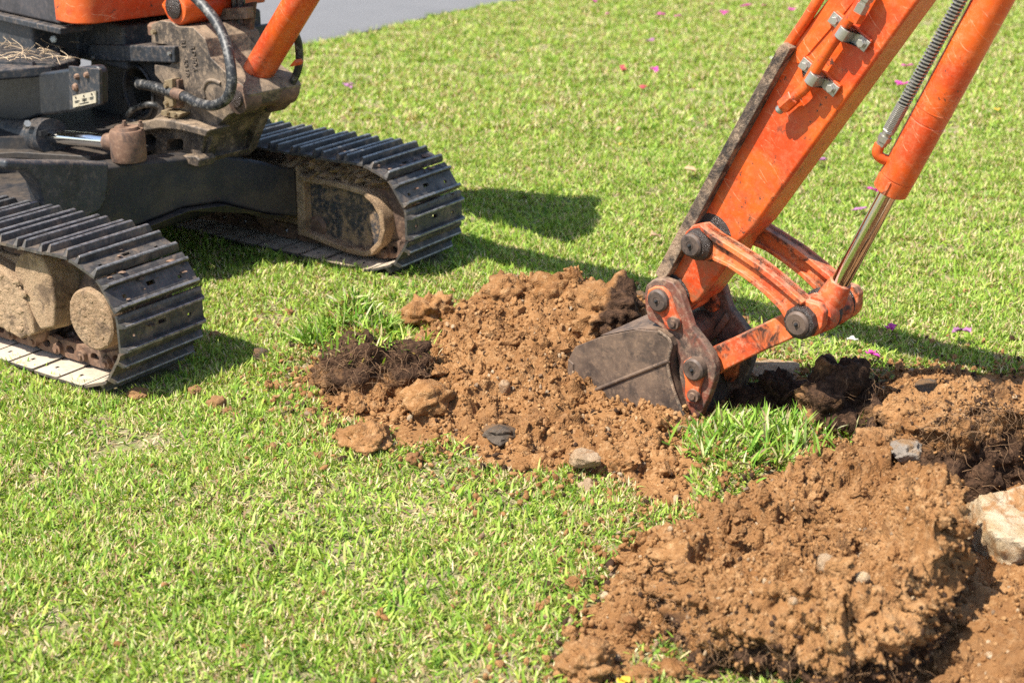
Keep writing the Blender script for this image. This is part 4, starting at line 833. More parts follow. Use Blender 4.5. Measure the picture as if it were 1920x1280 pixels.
# centre frame: black legs out to the tracks, turntable ring
def xz(lst, s_): return [TRK.P(s_, l, z) for l, z in lst]
leg = MB().prism([TRK.P(a, l, z) for a, l, z in ((-.70, .50, .44), (-.66, .72, .425), (-.62, .98, .40), (-.57, 1.15, .345), (-.535, 1.265, .30), (-.535, 1.265, .13), (-.57, 1.12, .175), (-.62, .98, .235), (-.645, .84, .245), (-.67, .70, .225), (-.70, .50, .20))], TRK.f * -.10)
part('undercarriage_leg', leg, 'frame_black', EX, .012)
part('leg_flange', MB().prism([TRK.P(a, l, z) for a, l, z in ((-.68, .50, .198), (-.645, .70, .222), (-.62, .84, .243), (-.595, .98, .233), (-.545, 1.12, .173), (-.53, 1.20, .150), (-.54, 1.20, .138), (-.555, 1.12, .161), (-.605, .98, .221), (-.63, .84, .231), (-.655, .70, .210), (-.69, .50, .186))], TRK.f * -.09), 'frame_black', EX, .003)
lg2 = [TRK.A(x, y, -.66) for x, y in ((10, 300), (70, 303), (140, 303), (206, 306), (206, 340), (202, 372), (190, 396), (160, 412), (120, 420), (82, 408), (78, 372), (70, 345), (52, 322), (10, 318))]
part('undercarriage_leg', MB().prism([TRK.P(-.66, l, z) for l, z in lg2], TRK.f * -.06), 'dusty_black', EX, .012, 3)
part('centre_frame', MB().prism([TRK.P(a, l, .14) for a, l in ((-.78, .20), (-.78, 1.15), (-1.35, 1.15), (-1.35, .20))], (0, 0, .20)), 'frame_black', EX, .02)
cc = TRK.P(-1.35, .90, 0)
part('turntable', MB().lathe(cc + Zv * .34, cc + Zv * .45, [(0, .36), (.3, .36), (.35, .33), (1, .33)], 48), 'frame_black', EX)
# ---------------------------------------------------------------- upper body
def BL(lst, l): return [BOD.P(*(lambda q: (q[0], l, q[1]))(BOD.L(x, y, l))) for x, y in lst]
def BA(lst, a): return [BOD.P(a, *BOD.A(x, y, a)) for x, y in lst]
fa = -.25
def corner_profile(l0, l1, a1, a0, r, n=8):     # plan outline with one rounded near front corner
    P = [(a0, l1), (a1, l1)]
    for k in range(n + 1):
        t = math.pi / 2 * k / n; P.append((a1 - r + r * math.cos(t), l0 + r - r * math.sin(t)))
    P.append((a0, l0)); return P
pan = MB().prism([BOD.P(a, l, .805) for a, l in corner_profile(-.315, .42, fa, -.40, .07)], (0, 0, .40))
panel = part('front_panel', pan, 'orange_paint', EX, .006)
part('side_panel', MB().prism([BOD.P(a, l, .79) for a, l in ((-.405, -.30), (-1.5, -.30), (-1.5, .42), (-.405, .42))], (0, 0, .40)), 'panel_grey', EX, .01)
part('sill', MB().prism([BOD.P(a, l, .765) for a, l in ((-.36, -.325), (-1.5, -.325), (-1.5, -.20), (-.36, -.20))], (0, 0, .022)), 'dusty_black', EX, .005)
part('floor_frame', MB().prism([BOD.P(a, l, .63) for a, l in ((-.30, -.13), (-.28, .42), (-1.6, .42), (-1.6, -.29), (-.62, -.29), (-.60, -.13))], (0, 0, .15)), 'dusty_black', EX, .01)
# unseen block added and shaped to cast the shadow beside the far track; seat
q_ = np.array([-.585, 5.02, 0]) - BOD.o; ca, cl_ = q_ @ BOD.f, q_ @ BOD.l
part('shadow_block', MB().prism([BOD.P(ca + l, cl_, z) for l, z in ((-.50, .95), (-.36, 1.20), (-.14, 1.38), (-.04, 1.54), (0, 1.58), (.05, 1.54), (.12, 1.38), (.25, 1.24), (.40, .95))], BOD.l * .14), 'panel_grey', EX, .02)
part('seat', MB().prism([BOD.P(a, .0, z) for a, z in ((-.75, 1.15), (-.75, 1.25), (-1.10, 1.25), (-1.18, 1.40), (-1.26, 1.38), (-1.25, 1.15))], BOD.l * .36), 'panel_grey', EX, .03)
# moulded black cover with step pad
cov = BL([(-260, 160), (-120, 148), (0, 142), (60, 139), (120, 130), (178, 122), (186, 132), (187, 196), (150, 208), (110, 214), (70, 219), (40, 230), (20, 250), (8, 280), (-4, 300), (-120, 330), (-260, 360)], -.42)
part('side_cover', MB().prism(cov, BOD.l * .035), 'cover_black', EX, .012, 3)
def HZ(lst, z): return [G(x, y, z) for x, y in lst]
pad_z = .675
pad = part('step_plate', MB().prism(HZ([(-260, 95), (0, 84), (80, 80), (118, 88), (150, 104), (140, 114), (95, 124), (0, 131), (-260, 145)], pad_z), (0, 0, -.035)), 'dusty_black', EX, .008)
p0, p1, p2 = G(-30, 86, pad_z), G(120, 92, pad_z), G(-30, 122, pad_z); ux = p1 - p0; uy = p2 - p0
for k in range(11):
    t = .04 + k * .085; c = p0 + uy * t + ux * (.5 - .1 * t); part('grip_rib', MB().box(c + Zv * .003, ux * (.47 - .10 * abs(t - .4)), uy * .022, Zv * .005), 'dusty_black', pad)
part('step_notch', MB().prism([BOD.P(*q) for q in [(lambda s_: (s_[0], -.424, s_[1]))(BOD.L(x, y, -.424)) for x, y in ((22, 118), (60, 117), (62, 129), (18, 130))]], BOD.l * .01), 'panel_grey', pad)
part('bolt', MB().lathe(G(100, 74, .72), G(100, 74, .735), [(0, .012), (.5, .012), (.5, .008), (1, .008)], 6), 'zinc', EX)
st = MB(); rg = np.random.default_rng(9)
for k in range(34):
    x, y = rg.uniform(0, 135), rg.uniform(78, 116); p = G(x, y, pad_z + .012); a = rg.uniform(0, 6.28); L = rg.uniform(.03, .11)
    st.tube([p, p + np.array([math.cos(a), math.sin(a), rg.uniform(0, .5)]) * L * .5, p + np.array([math.cos(a + .4), math.sin(a + .4), rg.uniform(-.1, .5)]) * L], (.0014, .0007), n=4, sub=3)
stw = st.mesh('dry_grass'); stw.materials.append(MAT['straw']); tag(link(bpy.data.objects.new('dry_grass', stw)), 'dry grass stalks lying on the black step of the excavator', 'dry grass', kind='stuff')
# lower recess panel with two bolts and data plate
rp = part('recess_panel', MB().prism(BL([(128, 124), (186, 130), (187, 196), (130, 207)], -.426), BOD.l * .012), 'dusty_black', EX, .003)
plq = [BOD.L(x, y, -.432) for x, y in ((136, 180), (179, 171), (180, 193), (137, 202))]
pl = part('data_plate', MB().prism([BOD.P(a, -.432, z) for a, z in plq], BOD.l * .005), 'cream_plate', rp)
def on_pl(u, v):
    q = [np.array(p) for p in plq]; a, z = (q[0] * (1 - u) + q[1] * u) * (1 - v) + (q[3] * (1 - u) + q[2] * u) * v; return BOD.P(a, -.4335, z)
for u in (.15, .5, .85): part('rivet', MB().cyl(on_pl(u, .22), on_pl(u, .22) + BOD.l * .003, .0035, 10), 'black_mark', pl)
mk = MB()
for u0, v0, u1, v1 in ((.1, .5, .3, .5), (.1, .6, .25, .6), (.42, .45, .62, .45), (.42, .58, .62, .58), (.52, .45, .52, .85), (.75, .45, .92, .45), (.75, .58, .9, .58), (.3, .8, .7, .8)):
    a, b = on_pl(u0, v0), on_pl(u1, v1); mk.cyl(a, b, .0009, 4)
part('printed_lines', mk, 'black_mark', pl)
for x, y, r in ((142, 164, .013), (145, 144, .010), (163, 141, .010)): p = BOD.LP(x, y, -.428); part('bolt', MB().lathe(p - BOD.l * .010, p + BOD.l * .01, [(0, r * .6), (.3, r), (1, r)], 8), 'rusty_iron', rp)
# nose plates carrying the swing bracket
nL = -.150
nose = part('nose_plate', MB().prism(BL([(166, 84), (326, 87), (327, 119), (168, 114)], nL), BOD.l * .24), 'dusty_black', EX, .006)
for x, y in ((319, 101), (176, 108)): p = BOD.LP(x, y, nL - .002); part('bolt', MB().lathe(p - BOD.l * .008, p, [(0, .006), (1, .007)], 6), 'zinc', nose)
web = MB().prism(BL([(170, 112), (330, 117), (330, 260), (240, 262), (60, 262), (60, 200), (170, 200)], -.085), BOD.l * .03)
hc = BOD.LP(262, 172, -.085); hr = .075
part('nose_web', web, 'frame_black', EX, .004, cut=MB().cyl(hc - BOD.l * .1, hc + BOD.l * .1, .085, 40))
part('opening_rim', MB().tube([hc + .088 * (math.cos(k * math.pi / 12) * BOD.f + math.sin(k * math.pi / 12) * Zv) - BOD.l * .004 for k in range(25)], .006, 8, 2), 'dusty_black', EX)
part('cavity_shade', MB().prism(BL([(190, 115), (345, 118), (345, 250), (190, 250)], .06), BOD.l * .02), 'shade_black', EX)  # near-black sheet standing in for the shade inside the nose
part('hose', MB().tube([BOD.LP(222, 138, .02), BOD.LP(238, 146, -.02), BOD.LP(270, 157, -.08), BOD.LP(300, 170, -.13), BOD.LP(318, 178, -.15)], .016, 14), 'rubber', EX)
part('hose', MB().tube([BOD.LP(310, 204, -.06), BOD.LP(280, 196, -.10), BOD.LP(252, 204, -.11), BOD.LP(240, 220, -.11), BOD.LP(252, 228, -.10), BOD.LP(275, 212, -.05), BOD.LP(296, 205, 0)], .011, 12), 'rubber', EX)
part('pipe', MB().tube([BOD.LP(236, 130, -.04), BOD.LP(238, 160, -.04), BOD.LP(242, 190, -.04), BOD.LP(250, 196, -.03), BOD.LP(290, 188, 0)], .005, 10), 'rusty_iron', EX)
part('lower_nose_plate', MB().prism(HZ([(-260, 288), (60, 271), (200, 277), (235, 266), (300, 255), (300, 268), (212, 285), (168, 293), (30, 285), (-260, 304)], .412), (0, 0, -.022)), 'frame_black', EX, .004)
# swing cylinder
c0, c1, c2 = BOD.LP(-60, 245, -.44), BOD.LP(98, 256, -.43), BOD.LP(216, 267, -.385)
sc = part('swing_cylinder', MB().lathe(c0, c1, [(0, .050), (.82, .050), (.83, .047), (.85, .047), (.86, .058), (1, .058)], 36), 'dusty_black', EX)
part('rod', MB().cyl(c1, c2, .023, 28), 'chrome', sc)
part('rod_eye', MB().cyl(c2 - (c2 - c1) * .12, c2 + (c2 - c1) * .1, .027, 24), 'rusty_iron', sc)
part('gland_notch', MB().box(c1 + (c0 - c1) * .05 + np.array([0, -.05, .022]), (c1 - c0) / np.linalg.norm(c1 - c0) * .012, Zv * .008, BOD.l * .012), 'black_mark', sc)
p = BOD.LP(50, 236, -.49); part('bolt', MB().lathe(p, p + np.array([.01, -.02, .012]), [(0, .012), (1, .012)], 6), 'zinc', sc)
# ---------------------------------------------------------------- swing bracket: one brown casting
def AL(lst, l): return [ARM.P(*(lambda q: (q[0], l, q[1]))(ARM.L(x, y, l))) for x, y in lst]
BRK = [(283, 46), (300, 39), (322, 42), (331, 50), (362, 52), (384, 74), (394, 108), (412, 126), (436, 147), (455, 160), (466, 178), (462, 200), (448, 210), (428, 216), (410, 234), (398, 262), (384, 300), (372, 313),
       (345, 306), (310, 303), (262, 304), (232, 306), (212, 300), (207, 246), (222, 236), (262, 232), (286, 224), (300, 212), (318, 196), (316, 168), (300, 152), (290, 140), (289, 122), (316, 124), (328, 112), (322, 90), (310, 84), (284, 82)]
lB = .0
cutb = MB().prism(AL([(303, 270), (306, 264), (330, 263), (334, 268), (333, 284), (303, 286)], -.02), ARM.l * .3)
cutb.prism(AL([(262, 256), (275, 254), (283, 262), (281, 276), (261, 274)], -.02), ARM.l * .3)
cutb.prism(AL([(396, 262), (412, 236), (432, 220), (470, 214), (520, 230), (520, 284), (394, 294), (394, 280)], .035), ARM.l * .15)
brk = part('swing_bracket', MB().prism(AL(BRK, lB), ARM.l * .22), 'casting', EX, .008, 3, cut=cutb)
part('bracket_rim', MB().prism(AL([(207, 247), (222, 235), (264, 231), (290, 222), (322, 226), (352, 234), (392, 244), (385, 258), (340, 246), (300, 242), (262, 248), (228, 252), (209, 258)], lB - .060), ARM.l * .09), 'casting', brk, .007, 3)
part('bracket_foot', MB().prism(AL([(209, 290), (260, 294), (320, 293), (366, 292), (374, 300), (371, 315), (345, 308), (310, 304), (262, 306), (232, 308), (212, 302)], lB - .045), ARM.l * .07), 'casting', brk, .007, 3)
part('bracket_rib', MB().prism(AL([(360, 250), (384, 244), (376, 300), (362, 298), (356, 280)], lB - .014), ARM.l * .03), 'casting', brk, .006)
# swing pin knuckle with its grease nipple
kp = BOD.LP(238, 250, -.375); part('knuckle', MB().lathe(kp - Zv * .085, kp + Zv * .012, [(0, .052), (.1, .055), (.9, .055), (1, .05)], 32), 'rusty_iron', brk)
part('pin_cap', MB().lathe(kp + Zv * .012, kp + Zv * .022, [(0, .040), (1, .036)], 28), 'rusty_iron', brk)
for dx in (-.005, .045): part('bolt', MB().lathe(kp + np.array([dx, .0, .02]), kp + np.array([dx, 0, .04]), [(0, .009), (.5, .009), (.5, .006), (1, .006)], 6), 'rusty_iron', brk)
p = ARM.LP(302, 58, lB + .05); part('swing_pin', MB().lathe(p - Zv * .01, p + Zv * .025, [(0, .042), (.8, .042), (1, .036)], 28), 'rusty_iron', brk)
p = ARM.LP(290, 60, lB - .004); part('bolt', MB().lathe(p - ARM.l * .012, p, [(0, .008), (1, .009)], 6), 'brass_zinc', brk)
# shallow round pocket, drawn as a raised crescent lip
cr = MB().tube([ARM.LP(x, y, lB - .001) for x, y in ((384, 184), (382, 168), (388, 154), (400, 151), (414, 157))], .006, 10); part('pocket_lip', cr, 'casting', brk)
# raised cast figures, reading downwards
def cast(txt, px, py, size, l):
    cu = bpy.data.curves.new('t', 'FONT'); cu.body = txt; cu.size = size; cu.extrude = .0022; cu.bevel_depth = .0009; cu.align_x = 'LEFT'; cu.space_character = 1.12
    to = bpy.data.objects.new('t', cu); COL.objects.link(to); dg = bpy.context.evaluated_depsgraph_get(); me = bpy.data.meshes.new_from_object(to.evaluated_get(dg)); bpy.data.objects.remove(to)
    me.name = 'cast_figures'; me.materials.clear(); me.materials.append(MAT['casting']); o = link(bpy.data.objects.new('cast_figures', me), brk)
    p = ARM.LP(px, py, l) - BASE; x = -Zv + ARM.f * .12; x = x / np.linalg.norm(x); n = -ARM.l; y = np.cross(n, x); o.matrix_local = mat4(x, y, n, p)
cast('RJ', 340, 74, .026, lB - .0005); cast('5310', 344, 110, .026, lB - .0005); cast('RD80', 358, 84, .026, lB - .0005); cast('6', 362, 126, .026, lB - .0005)
# hose clamp and hoses on the bracket
cb = part('hose_clamp', MB().prism(AL([(307, 151), (322, 148), (324, 200), (308, 204)], lB - .035), ARM.l * .035), 'brass_zinc', brk, .003)
part('clamp_face', MB().prism(AL([(322, 150), (334, 150), (336, 203), (324, 203)], lB - .020), ARM.l * .024), 'rusty_iron', cb, .003)
for x, y in ((313, 161), (313, 193)): p = ARM.LP(x, y, lB - .036); part('bolt', MB().lathe(p - ARM.l * .01, p, [(0, .007), (.6, .008), (1, .008)], 6), 'brass_zinc', cb)
part('clamp_foot', MB().prism(AL([(302, 207), (340, 213), (332, 224), (300, 216)], lB - .04), ARM.l * .04), 'brass_zinc', cb, .003)
for x, y in ((314, 211), (328, 215)): p = ARM.LP(x, y, lB - .043); part('bolt', MB().lathe(p - ARM.l * .008, p, [(0, .008), (1, .009)], 6), 'brass_zinc', cb)
part('hose', MB().tube([ARM.LP(260, 158, lB - .01), ARM.LP(290, 163, lB - .02), ARM.LP(326, 175, lB - .03), ARM.LP(350, 183, lB - .035), ARM.LP(372, 194, lB - .045), ARM.LP(400, 198, lB - .06), ARM.LP(424, 186, lB - .065), ARM.LP(434, 160, lB - .06), ARM.LP(432, 122, lB - .05),
    ARM.LP(424, 84, lB - .03), ARM.LP(408, 46, lB - .01), ARM.LP(384, 14, lB), ARM.LP(345, -24, lB)], .0165, 16), 'rubber', EX, label='big scuffed black hose curling in front of the bracket')
part('hose_ferrule', MB().tube([ARM.LP(327, 175, lB - .030), ARM.LP(344, 181, lB - .034)], .0185, 16, 2), 'rusty_iron', cb)
part('cylinder_boss', MB().lathe(ARM.LP(441, 186, lB - .012), ARM.LP(441, 186, lB - .012) + ARM.l * .22, [(0, .030), (.03, .048), (.30, .048), (.34, .040), (.66, .040), (.70, .048), (1, .048)], 30), 'rusty_iron', brk)
part('pin_end', MB().lathe(ARM.LP(440, 186, lB - .022), ARM.LP(440, 186, lB - .022) + ARM.l * .02, [(0, .008), (.1, .026), (1, .028)], 20), 'grease', brk)
# bellows of hoses rising behind the bracket
hb = MB()
for k in range(6): x = 398 + k * 10; hb.tube([ARM.LP(x - 6, 160, .17), ARM.LP(x, 90, .18), ARM.LP(x + 4, 30, .19), ARM.LP(x + 2, -60, .2)], .014, 10, 5)
part('hose_bundle', hb, 'rubber', EX)
part('bundle_strap', MB().prism(AL([(392, 18), (462, 14), (463, 36), (393, 40)], .15), ARM.l * .03), 'casting', EX, .003)
part('hose_post', MB().prism(AL([(455, 8), (474, 4), (470, 40), (462, 110), (452, 150), (446, 150), (452, 100)], .19), ARM.l * .02), 'rusty_iron', EX, .003)
part('lower_panel', MB().prism(BA([(455, 52), (518, 44), (522, 116), (455, 135)], fa + .004), BOD.f * -.02), 'dusty_black', EX, .004)
p = BOD.P(fa + .006, *BOD.A(476, 79, fa + .006)); part('bolt', MB().lathe(p, p + BOD.f * .012, [(0, .012), (.5, .013), (1, .010)], 10), 'cream_plate', EX)
# boom foot and boom (above the picture), boom cylinder
bf = ARM.LP(326, 14, .0)
def AP(a, l, z): return ARM.P(a, l, z)
boom_px = AP
low = [ARM.L(x, y, .075) for x, y in ((318, 44), (352, 26), (378, 6), (420, -22), (700, -40), (1000, -62), (1300, -100), (1600, -150), (1790, -190))]
up = [ARM.L(x, y, .075) for x, y in ((1800, -245), (1600, -225), (1300, -180), (1000, -145), (700, -112), (460, -85), (340, -50), (300, 10))]
boom = part('boom', MB().prism([AP(a, .075, z) for a, z in low + up], ARM.l * .12), 'orange_paint', EX, .01)
part('boom_foot', MB().lathe(bf, bf + ARM.l * .24, [(0, .030), (.02, .052), (.06, .058), (.94, .058), (1, .05)], 36), 'orange_paint', boom)
part('pin_end', MB().lathe(bf - ARM.l * .012, bf + ARM.l * .01, [(0, .02), (.3, .036), (1, .038)], 24), 'grease', boom)
b0, b1 = ARM.LP(456, 182, .115), ARM.LP(588, -40, .125); bd = b1 - b0
bc = part('boom_cylinder', MB().lathe(b0 + bd * .14, b0 + bd * 1.12, [(0, .044), (.01, .048), (.04, .0485), (.047, .0465), (.07, .0465), (.077, .0485), (1, .0485)], 48), 'orange_paint', EX, label='fat orange boom cylinder')
part('cylinder_eye', MB().lathe(b0 - ARM.l * .045, b0 + ARM.l * .045, [(0, .046), (1, .046)], 32).lathe(b0, b0 + bd * .16, [(0, .034), (.6, .036), (1, .043)], 28), 'worn_orange', bc)
part('grease_collar', MB().lathe(b0 + bd * .075, b0 + bd * .105, [(0, .03), (.5, .040), (1, .036)], 24), 'grease', bc)
part('hose', MB().tube([ARM.LP(500, 205, .17), ARM.LP(520, 185, .18), ARM.LP(545, 160, .19), ARM.LP(560, 125, .19), ARM.LP(560, 85, .18), ARM.LP(552, 60, .16)], .0125, 14), 'rubber', EX, label='black hose looping behind the boom cylinder')
part('hose_fitting', MB().prism(AL([(541, 126), (552, 112), (556, 118), (553, 124)], .15), ARM.l * .03), 'orange_paint', bc, .002)
part('hose_lug', MB().prism(AL([(498, 190), (520, 172), (532, 185), (526, 198), (514, 210), (500, 212)], .15), ARM.l * .05), 'rusty_iron', EX, .006)
# ---------------------------------------------------------------- arm
aN, aW = .078, .114
arm_poly = [(1250, 507), (1366, 296), (1478, 92), (1548, 2), (1704, -180), (1760, -250), (1850, -250), (1854, -180), (1722, 2), (1413, 428), (1378, 462), (1352, 512), (1310, 566), (1262, 592), (1228, 560), (1236, 528)]
arm = part('arm', MB().prism(AL(arm_poly, aN), ARM.l * aW), 'orange_paint', EX, .010, 3, label='orange arm with worn scraped side')
def seam(lst, l, r, m, nm, par, n=8): return part(nm, MB().tube([ARM.LP(x, y, l) for x, y in lst], r, n, 4), m, par)
seam([(1552, -30), (1515, 32), (1478, 86), (1474, 96)], aN - .002, .0125, 'orange_paint', 'edge_pipe', arm, 12)
ed = MB().prism(AL([(1458, 90), (1470, 80), (1482, 92), (1366, 300), (1255, 512), (1240, 530), (1228, 512), (1342, 300)], aN - .030), ARM.l * (aW + .05))
part('back_flange', ed, 'mud_edge', arm, .003, label='muddy worn plate along the back of the arm')
part('crease_plate', MB().prism(AL([(1606, -40), (1640, -40), (1500, 120), (1482, 118), (1490, 100)], aN - .004), ARM.l * .01), 'orange_paint', arm, .002)
def axis_at(px, py, l): return ARM.LP(px, py, l)
def bossp(nm, px, py, l0, l1, prof, m, par, n=32, label=None):
    p = ARM.LP(px, py, l0); return part(nm, MB().lathe(p, p + ARM.l * (l1 - l0), prof, n), m, par, label=label)
# lower arm boss and bucket pin
bp = ARM.LP(1237, 563, .028)
part('arm_boss', MB().lathe(bp + ARM.l * .045, bp + ARM.l * .170, [(0, .052), (.1, .058), (.9, .058), (1, .052)], 36), 'worn_orange', arm)
part('grease_ring', MB().lathe(bp + ARM.l * .040, bp + ARM.l * .052, [(0, .050), (.5, .060), (1, .054)], 30), 'grease', arm)
gp_ = ARM.LP(1330, 446, aN - .004)
part('link_boss', MB().lathe(gp_, gp_ + ARM.l * .01, [(0, .052), (.4, .062), (1, .064)], 30), 'grease', arm)
# curved links
def Z5(lst): return [(1160 + x * .3436, 380 + y * .3436) for x, y in lst]
lk = Z5([(345, 215), (355, 165), (395, 128), (450, 118), (525, 178), (640, 248), (780, 340), (880, 420), (960, 490), (1015, 540), (1085, 562), (1112, 605), (1105, 680), (1062, 735), (1000, 738), (945, 705), (918, 640), (880, 578), (800, 498), (700, 418), (600, 350), (515, 312), (450, 322), (390, 300)])
rimt = Z5([(450, 118), (525, 178), (640, 248), (780, 340), (880, 420), (960, 490), (1015, 540), (1000, 560), (940, 512), (862, 445), (764, 368), (628, 275), (520, 210), (455, 150)])
rimb = Z5([(515, 312), (600, 350), (700, 418), (800, 498), (880, 578), (918, 640), (932, 620), (900, 560), (816, 478), (712, 398), (608, 330), (525, 290)])
def curved_link(l0, lab):
    az = [ARM.L(x, y, .03) for x, y in lk]; f = lambda q, l: [ARM.P(a, l, z) for a, z in [ARM.L(x, y, .03) for x, y in q]]
    o = part('curved_link', MB().prism(f(lk, l0 + .006), ARM.l * .026), 'worn_orange', EX, .004, label=lab)
    part('flange', MB().prism(f(rimt, l0 - .008), ARM.l * .046), 'worn_orange', o, .003); part('flange', MB().prism(f(rimb, l0 - .006), ARM.l * .042), 'worn_orange', o, .003)
    return o
cl1 = curved_link(.03, 'near curved orange link'); cl2 = curved_link(.205, 'far curved orange link')
def P3(px, py, l, lref=.03): a, z = ARM.L(px, py, lref); return ARM.P(a, l, z)
def pin(px, py, l, r, par, lref, square=False):
    c = P3(px, py, l, lref); o = part('pin_end', MB().lathe(c, c + ARM.l * .03, [(0, r * .28), (.0, r * .30), (.12, r * .30), (.0, r * .34), (0, r * .82), (.15, r), (1, r * 1.02)], 28), 'pin_iron', par)
    part('grease_nipple', MB().lathe(c - ARM.l * .008, c + ARM.l * .004, [(0, r * .07), (.4, r * .16), (1, r * .18)], 8), 'black_mark', o); return o
gw = MB()
pin(1303, 457, .006, .030, cl1, .03)
part('grease', MB().lathe(P3(1308, 459, .016), P3(1308, 459, .016) + ARM.l * .03, [(0, .028), (.3, .039), (.7, .042), (1, .040)], 23), 'grease', cl1)
cB = P3(1503, 603, .012); part('pin_washer', MB().lathe(cB, cB + ARM.l * .02, [(0, .036), (.2, .041), (1, .043)], 10), 'grease', cl1); pin(1503, 603, .004, .031, cl1, .03)
part('link_pin', MB().lathe(P3(1503, 603, .03), P3(1503, 603, .25), [(0, .030), (.25, .030), (.26, .047), (.45, .050), (.50, .044), (.62, .044), (.66, .050), (.98, .048), (1, .040)], 34), 'worn_orange', EX)
part('grease', MB().lathe(P3(1503, 600, .115), P3(1503, 600, .150), [(0, .044), (.5, .054), (1, .044)], 23).lathe(P3(1503, 600, .195), P3(1503, 600, .205), [(0, .046), (.5, .052), (1, .046)], 23), 'grease', EX)
# straight link to the bucket
sl = [(1330, 655), (1400, 622), (1468, 588), (1500, 580), (1526, 600), (1516, 624), (1490, 634), (1420, 664), (1360, 694), (1330, 712), (1296, 712), (1284, 690), (1300, 668)]
az = [ARM.L(x, y, .06) for x, y in sl]; part('bucket_link', MB().prism([ARM.P(a, .072, z) for a, z in az], ARM.l * .118), 'worn_orange', EX, .006, label='straight orange link to the bucket')
# ---------------------------------------------------------------- bucket
side = [(1064, 726), (1066, 672), (1078, 650), (1130, 630), (1195, 618), (1234, 621), (1252, 634), (1258, 650), (1252, 684), (1262, 728), (1280, 775), (1293, 812), (1296, 850), (1270, 890), (1180, 905), (1080, 840)]
sz = [ARM.L(x, y, 0) for x, y in side]
bk = part('bucket', MB().prism([ARM.P(a, 0, z) for a, z in sz], ARM.l * .014).prism([ARM.P(a, .256, z) for a, z in sz], ARM.l * .014), 'bucket_steel', EX, .002, label='scuffed steel bucket pushed into the soil')
shell = sz[3:14]; sh = MB(); ins = np.array([-.012, -.004]); k = len(shell)
sh.prism([ARM.P(a, .002, z) for a, z in shell + [(a - .014, z - .004) for a, z in shell[::-1]]], ARM.l * .266)
part('bucket_shell', sh, 'bucket_steel', bk, .002)
part('bucket_lip', MB().prism([ARM.P(a, -.004, z) for a, z in (sz[0], sz[1], (sz[1][0] + .02, sz[1][1] - .01), (sz[0][0] + .02, sz[0][1] - .005))], ARM.l * .278), 'bucket_steel', bk, .003)
for k in range(4): l_ = .02 + k * .068; part('tooth', MB().prism([ARM.P(sz[0][0] + da, l_, sz[0][1] + dz) for da, dz in ((.03, .0), (-.06, -.06), (-.06, -.072), (.03, -.04))], ARM.l * .032), 'bucket_steel', bk, .003)
part('weld_bead', MB().tube([ARM.LP(x, y, -.001) for x, y in ((1088, 741), (1110, 733), (1160, 713), (1210, 693), (1254, 676))], .0052, 10, 6), 'bucket_steel', bk)
eb = MB().tube([ARM.P(a, .001, z) for a, z in sz[5:13]], .0042, 8, 5)
part('edge_weld', eb, 'mud_edge', bk)
ear = Z5([(138, 505), (148, 450), (185, 420), (240, 415), (295, 435), (335, 490), (365, 585), (395, 680), (455, 755), (508, 830), (530, 900), (520, 975), (492, 1060), (452, 1150), (425, 1192), (388, 1200), (372, 1130), (350, 1050), (330, 950), (322, 860), (300, 770), (255, 700), (205, 665), (160, 640), (145, 580)])
ez = [ARM.L(x, y, .03) for x, y in ear]
def ears(l0, lab):
    o = part('bucket_ear', MB().prism([ARM.P(a, l0, z) for a, z in ez], ARM.l * .028), 'ear_paint', EX, .005, label=lab)
    for q in ([(165, 520), (172, 470), (205, 452), (250, 455), (285, 490), (320, 590), (345, 640), (340, 680), (310, 695), (272, 680), (240, 610), (190, 575)], [(362, 905), (366, 860), (400, 838), (445, 850), (475, 890), (470, 950), (452, 1010), (450, 1060), (420, 1088), (385, 1080), (372, 1040), (375, 970)]):
        zz = [ARM.L(x, y, .03) for x, y in Z5(q)]; part('pin_plate', MB().prism([ARM.P(a, l0 - .012, z) for a, z in zz], ARM.l * .014), 'worn_orange', o, .004)
    return o
e1 = ears(.030, 'near bucket ear with two pins'); e2 = ears(.212, 'far bucket ear')
for x, y in ((222, 530), (416, 906)): q = Z5([(x, y)])[0]; pin(q[0], q[1], .004, .030, e1, .018)
for x, y in ((302, 655), (410, 1050)):
    q = Z5([(x, y)])[0]; c = P3(q[0], q[1], .010, .018); part('bolt', MB().lathe(c - ARM.l * .004, c + ARM.l * .012, [(0, .009), (.35, .010), (.36, .017), (1, .018)], 16), 'rusty_iron', e1)
part('rib_plate', MB().prism([ARM.P(*(lambda q: (q[0], .20, q[1]))(ARM.L(x, y, .20))) for x, y in Z5([(455, 745), (520, 690), (580, 600), (600, 640), (540, 720), (500, 760)])], ARM.l * .02), 'bucket_steel', EX, .003)
# ---------------------------------------------------------------- bucket cylinder
q0, q1 = ARM.LP(1556, 566, .135), ARM.LP(1862, 0, .135); cdv = q1 - q0; cl = np.linalg.norm(cdv)
def al(px, py): a, z = ARM.L(px, py, .135); return float((ARM.P(a, .135, z) - q0) @ cdv / cl ** 2)
t1 = al(1668, 358); t2 = al(1678, 338)
cyl = part('bucket_cylinder', MB().lathe(q0 + cdv * t1, q0 + cdv * 1.55, [(0, .036), (.004, .041), (.040, .0415), (.0405, .0395), (.044, .0395), (.0445, .0415), (.20, .0415), (.201, .0405), (.204, .0405), (.205, .0415), (.235, .0415), (.2352, .0425), (.2372, .0425), (.2374, .0415), (1, .0415)], 56), 'orange_paint', EX, label='orange bucket cylinder with chrome rod')
part('rod', MB().cyl(q0 + cdv * .03, q0 + cdv * (t1 + .02), .0225, 40), 'chrome', cyl)
part('rod_eye', MB().lathe(q0 - cdv * .04, q0 + cdv * .075, [(0, .034), (.5, .036), (.8, .031), (1, .027)], 30), 'worn_orange', cyl)
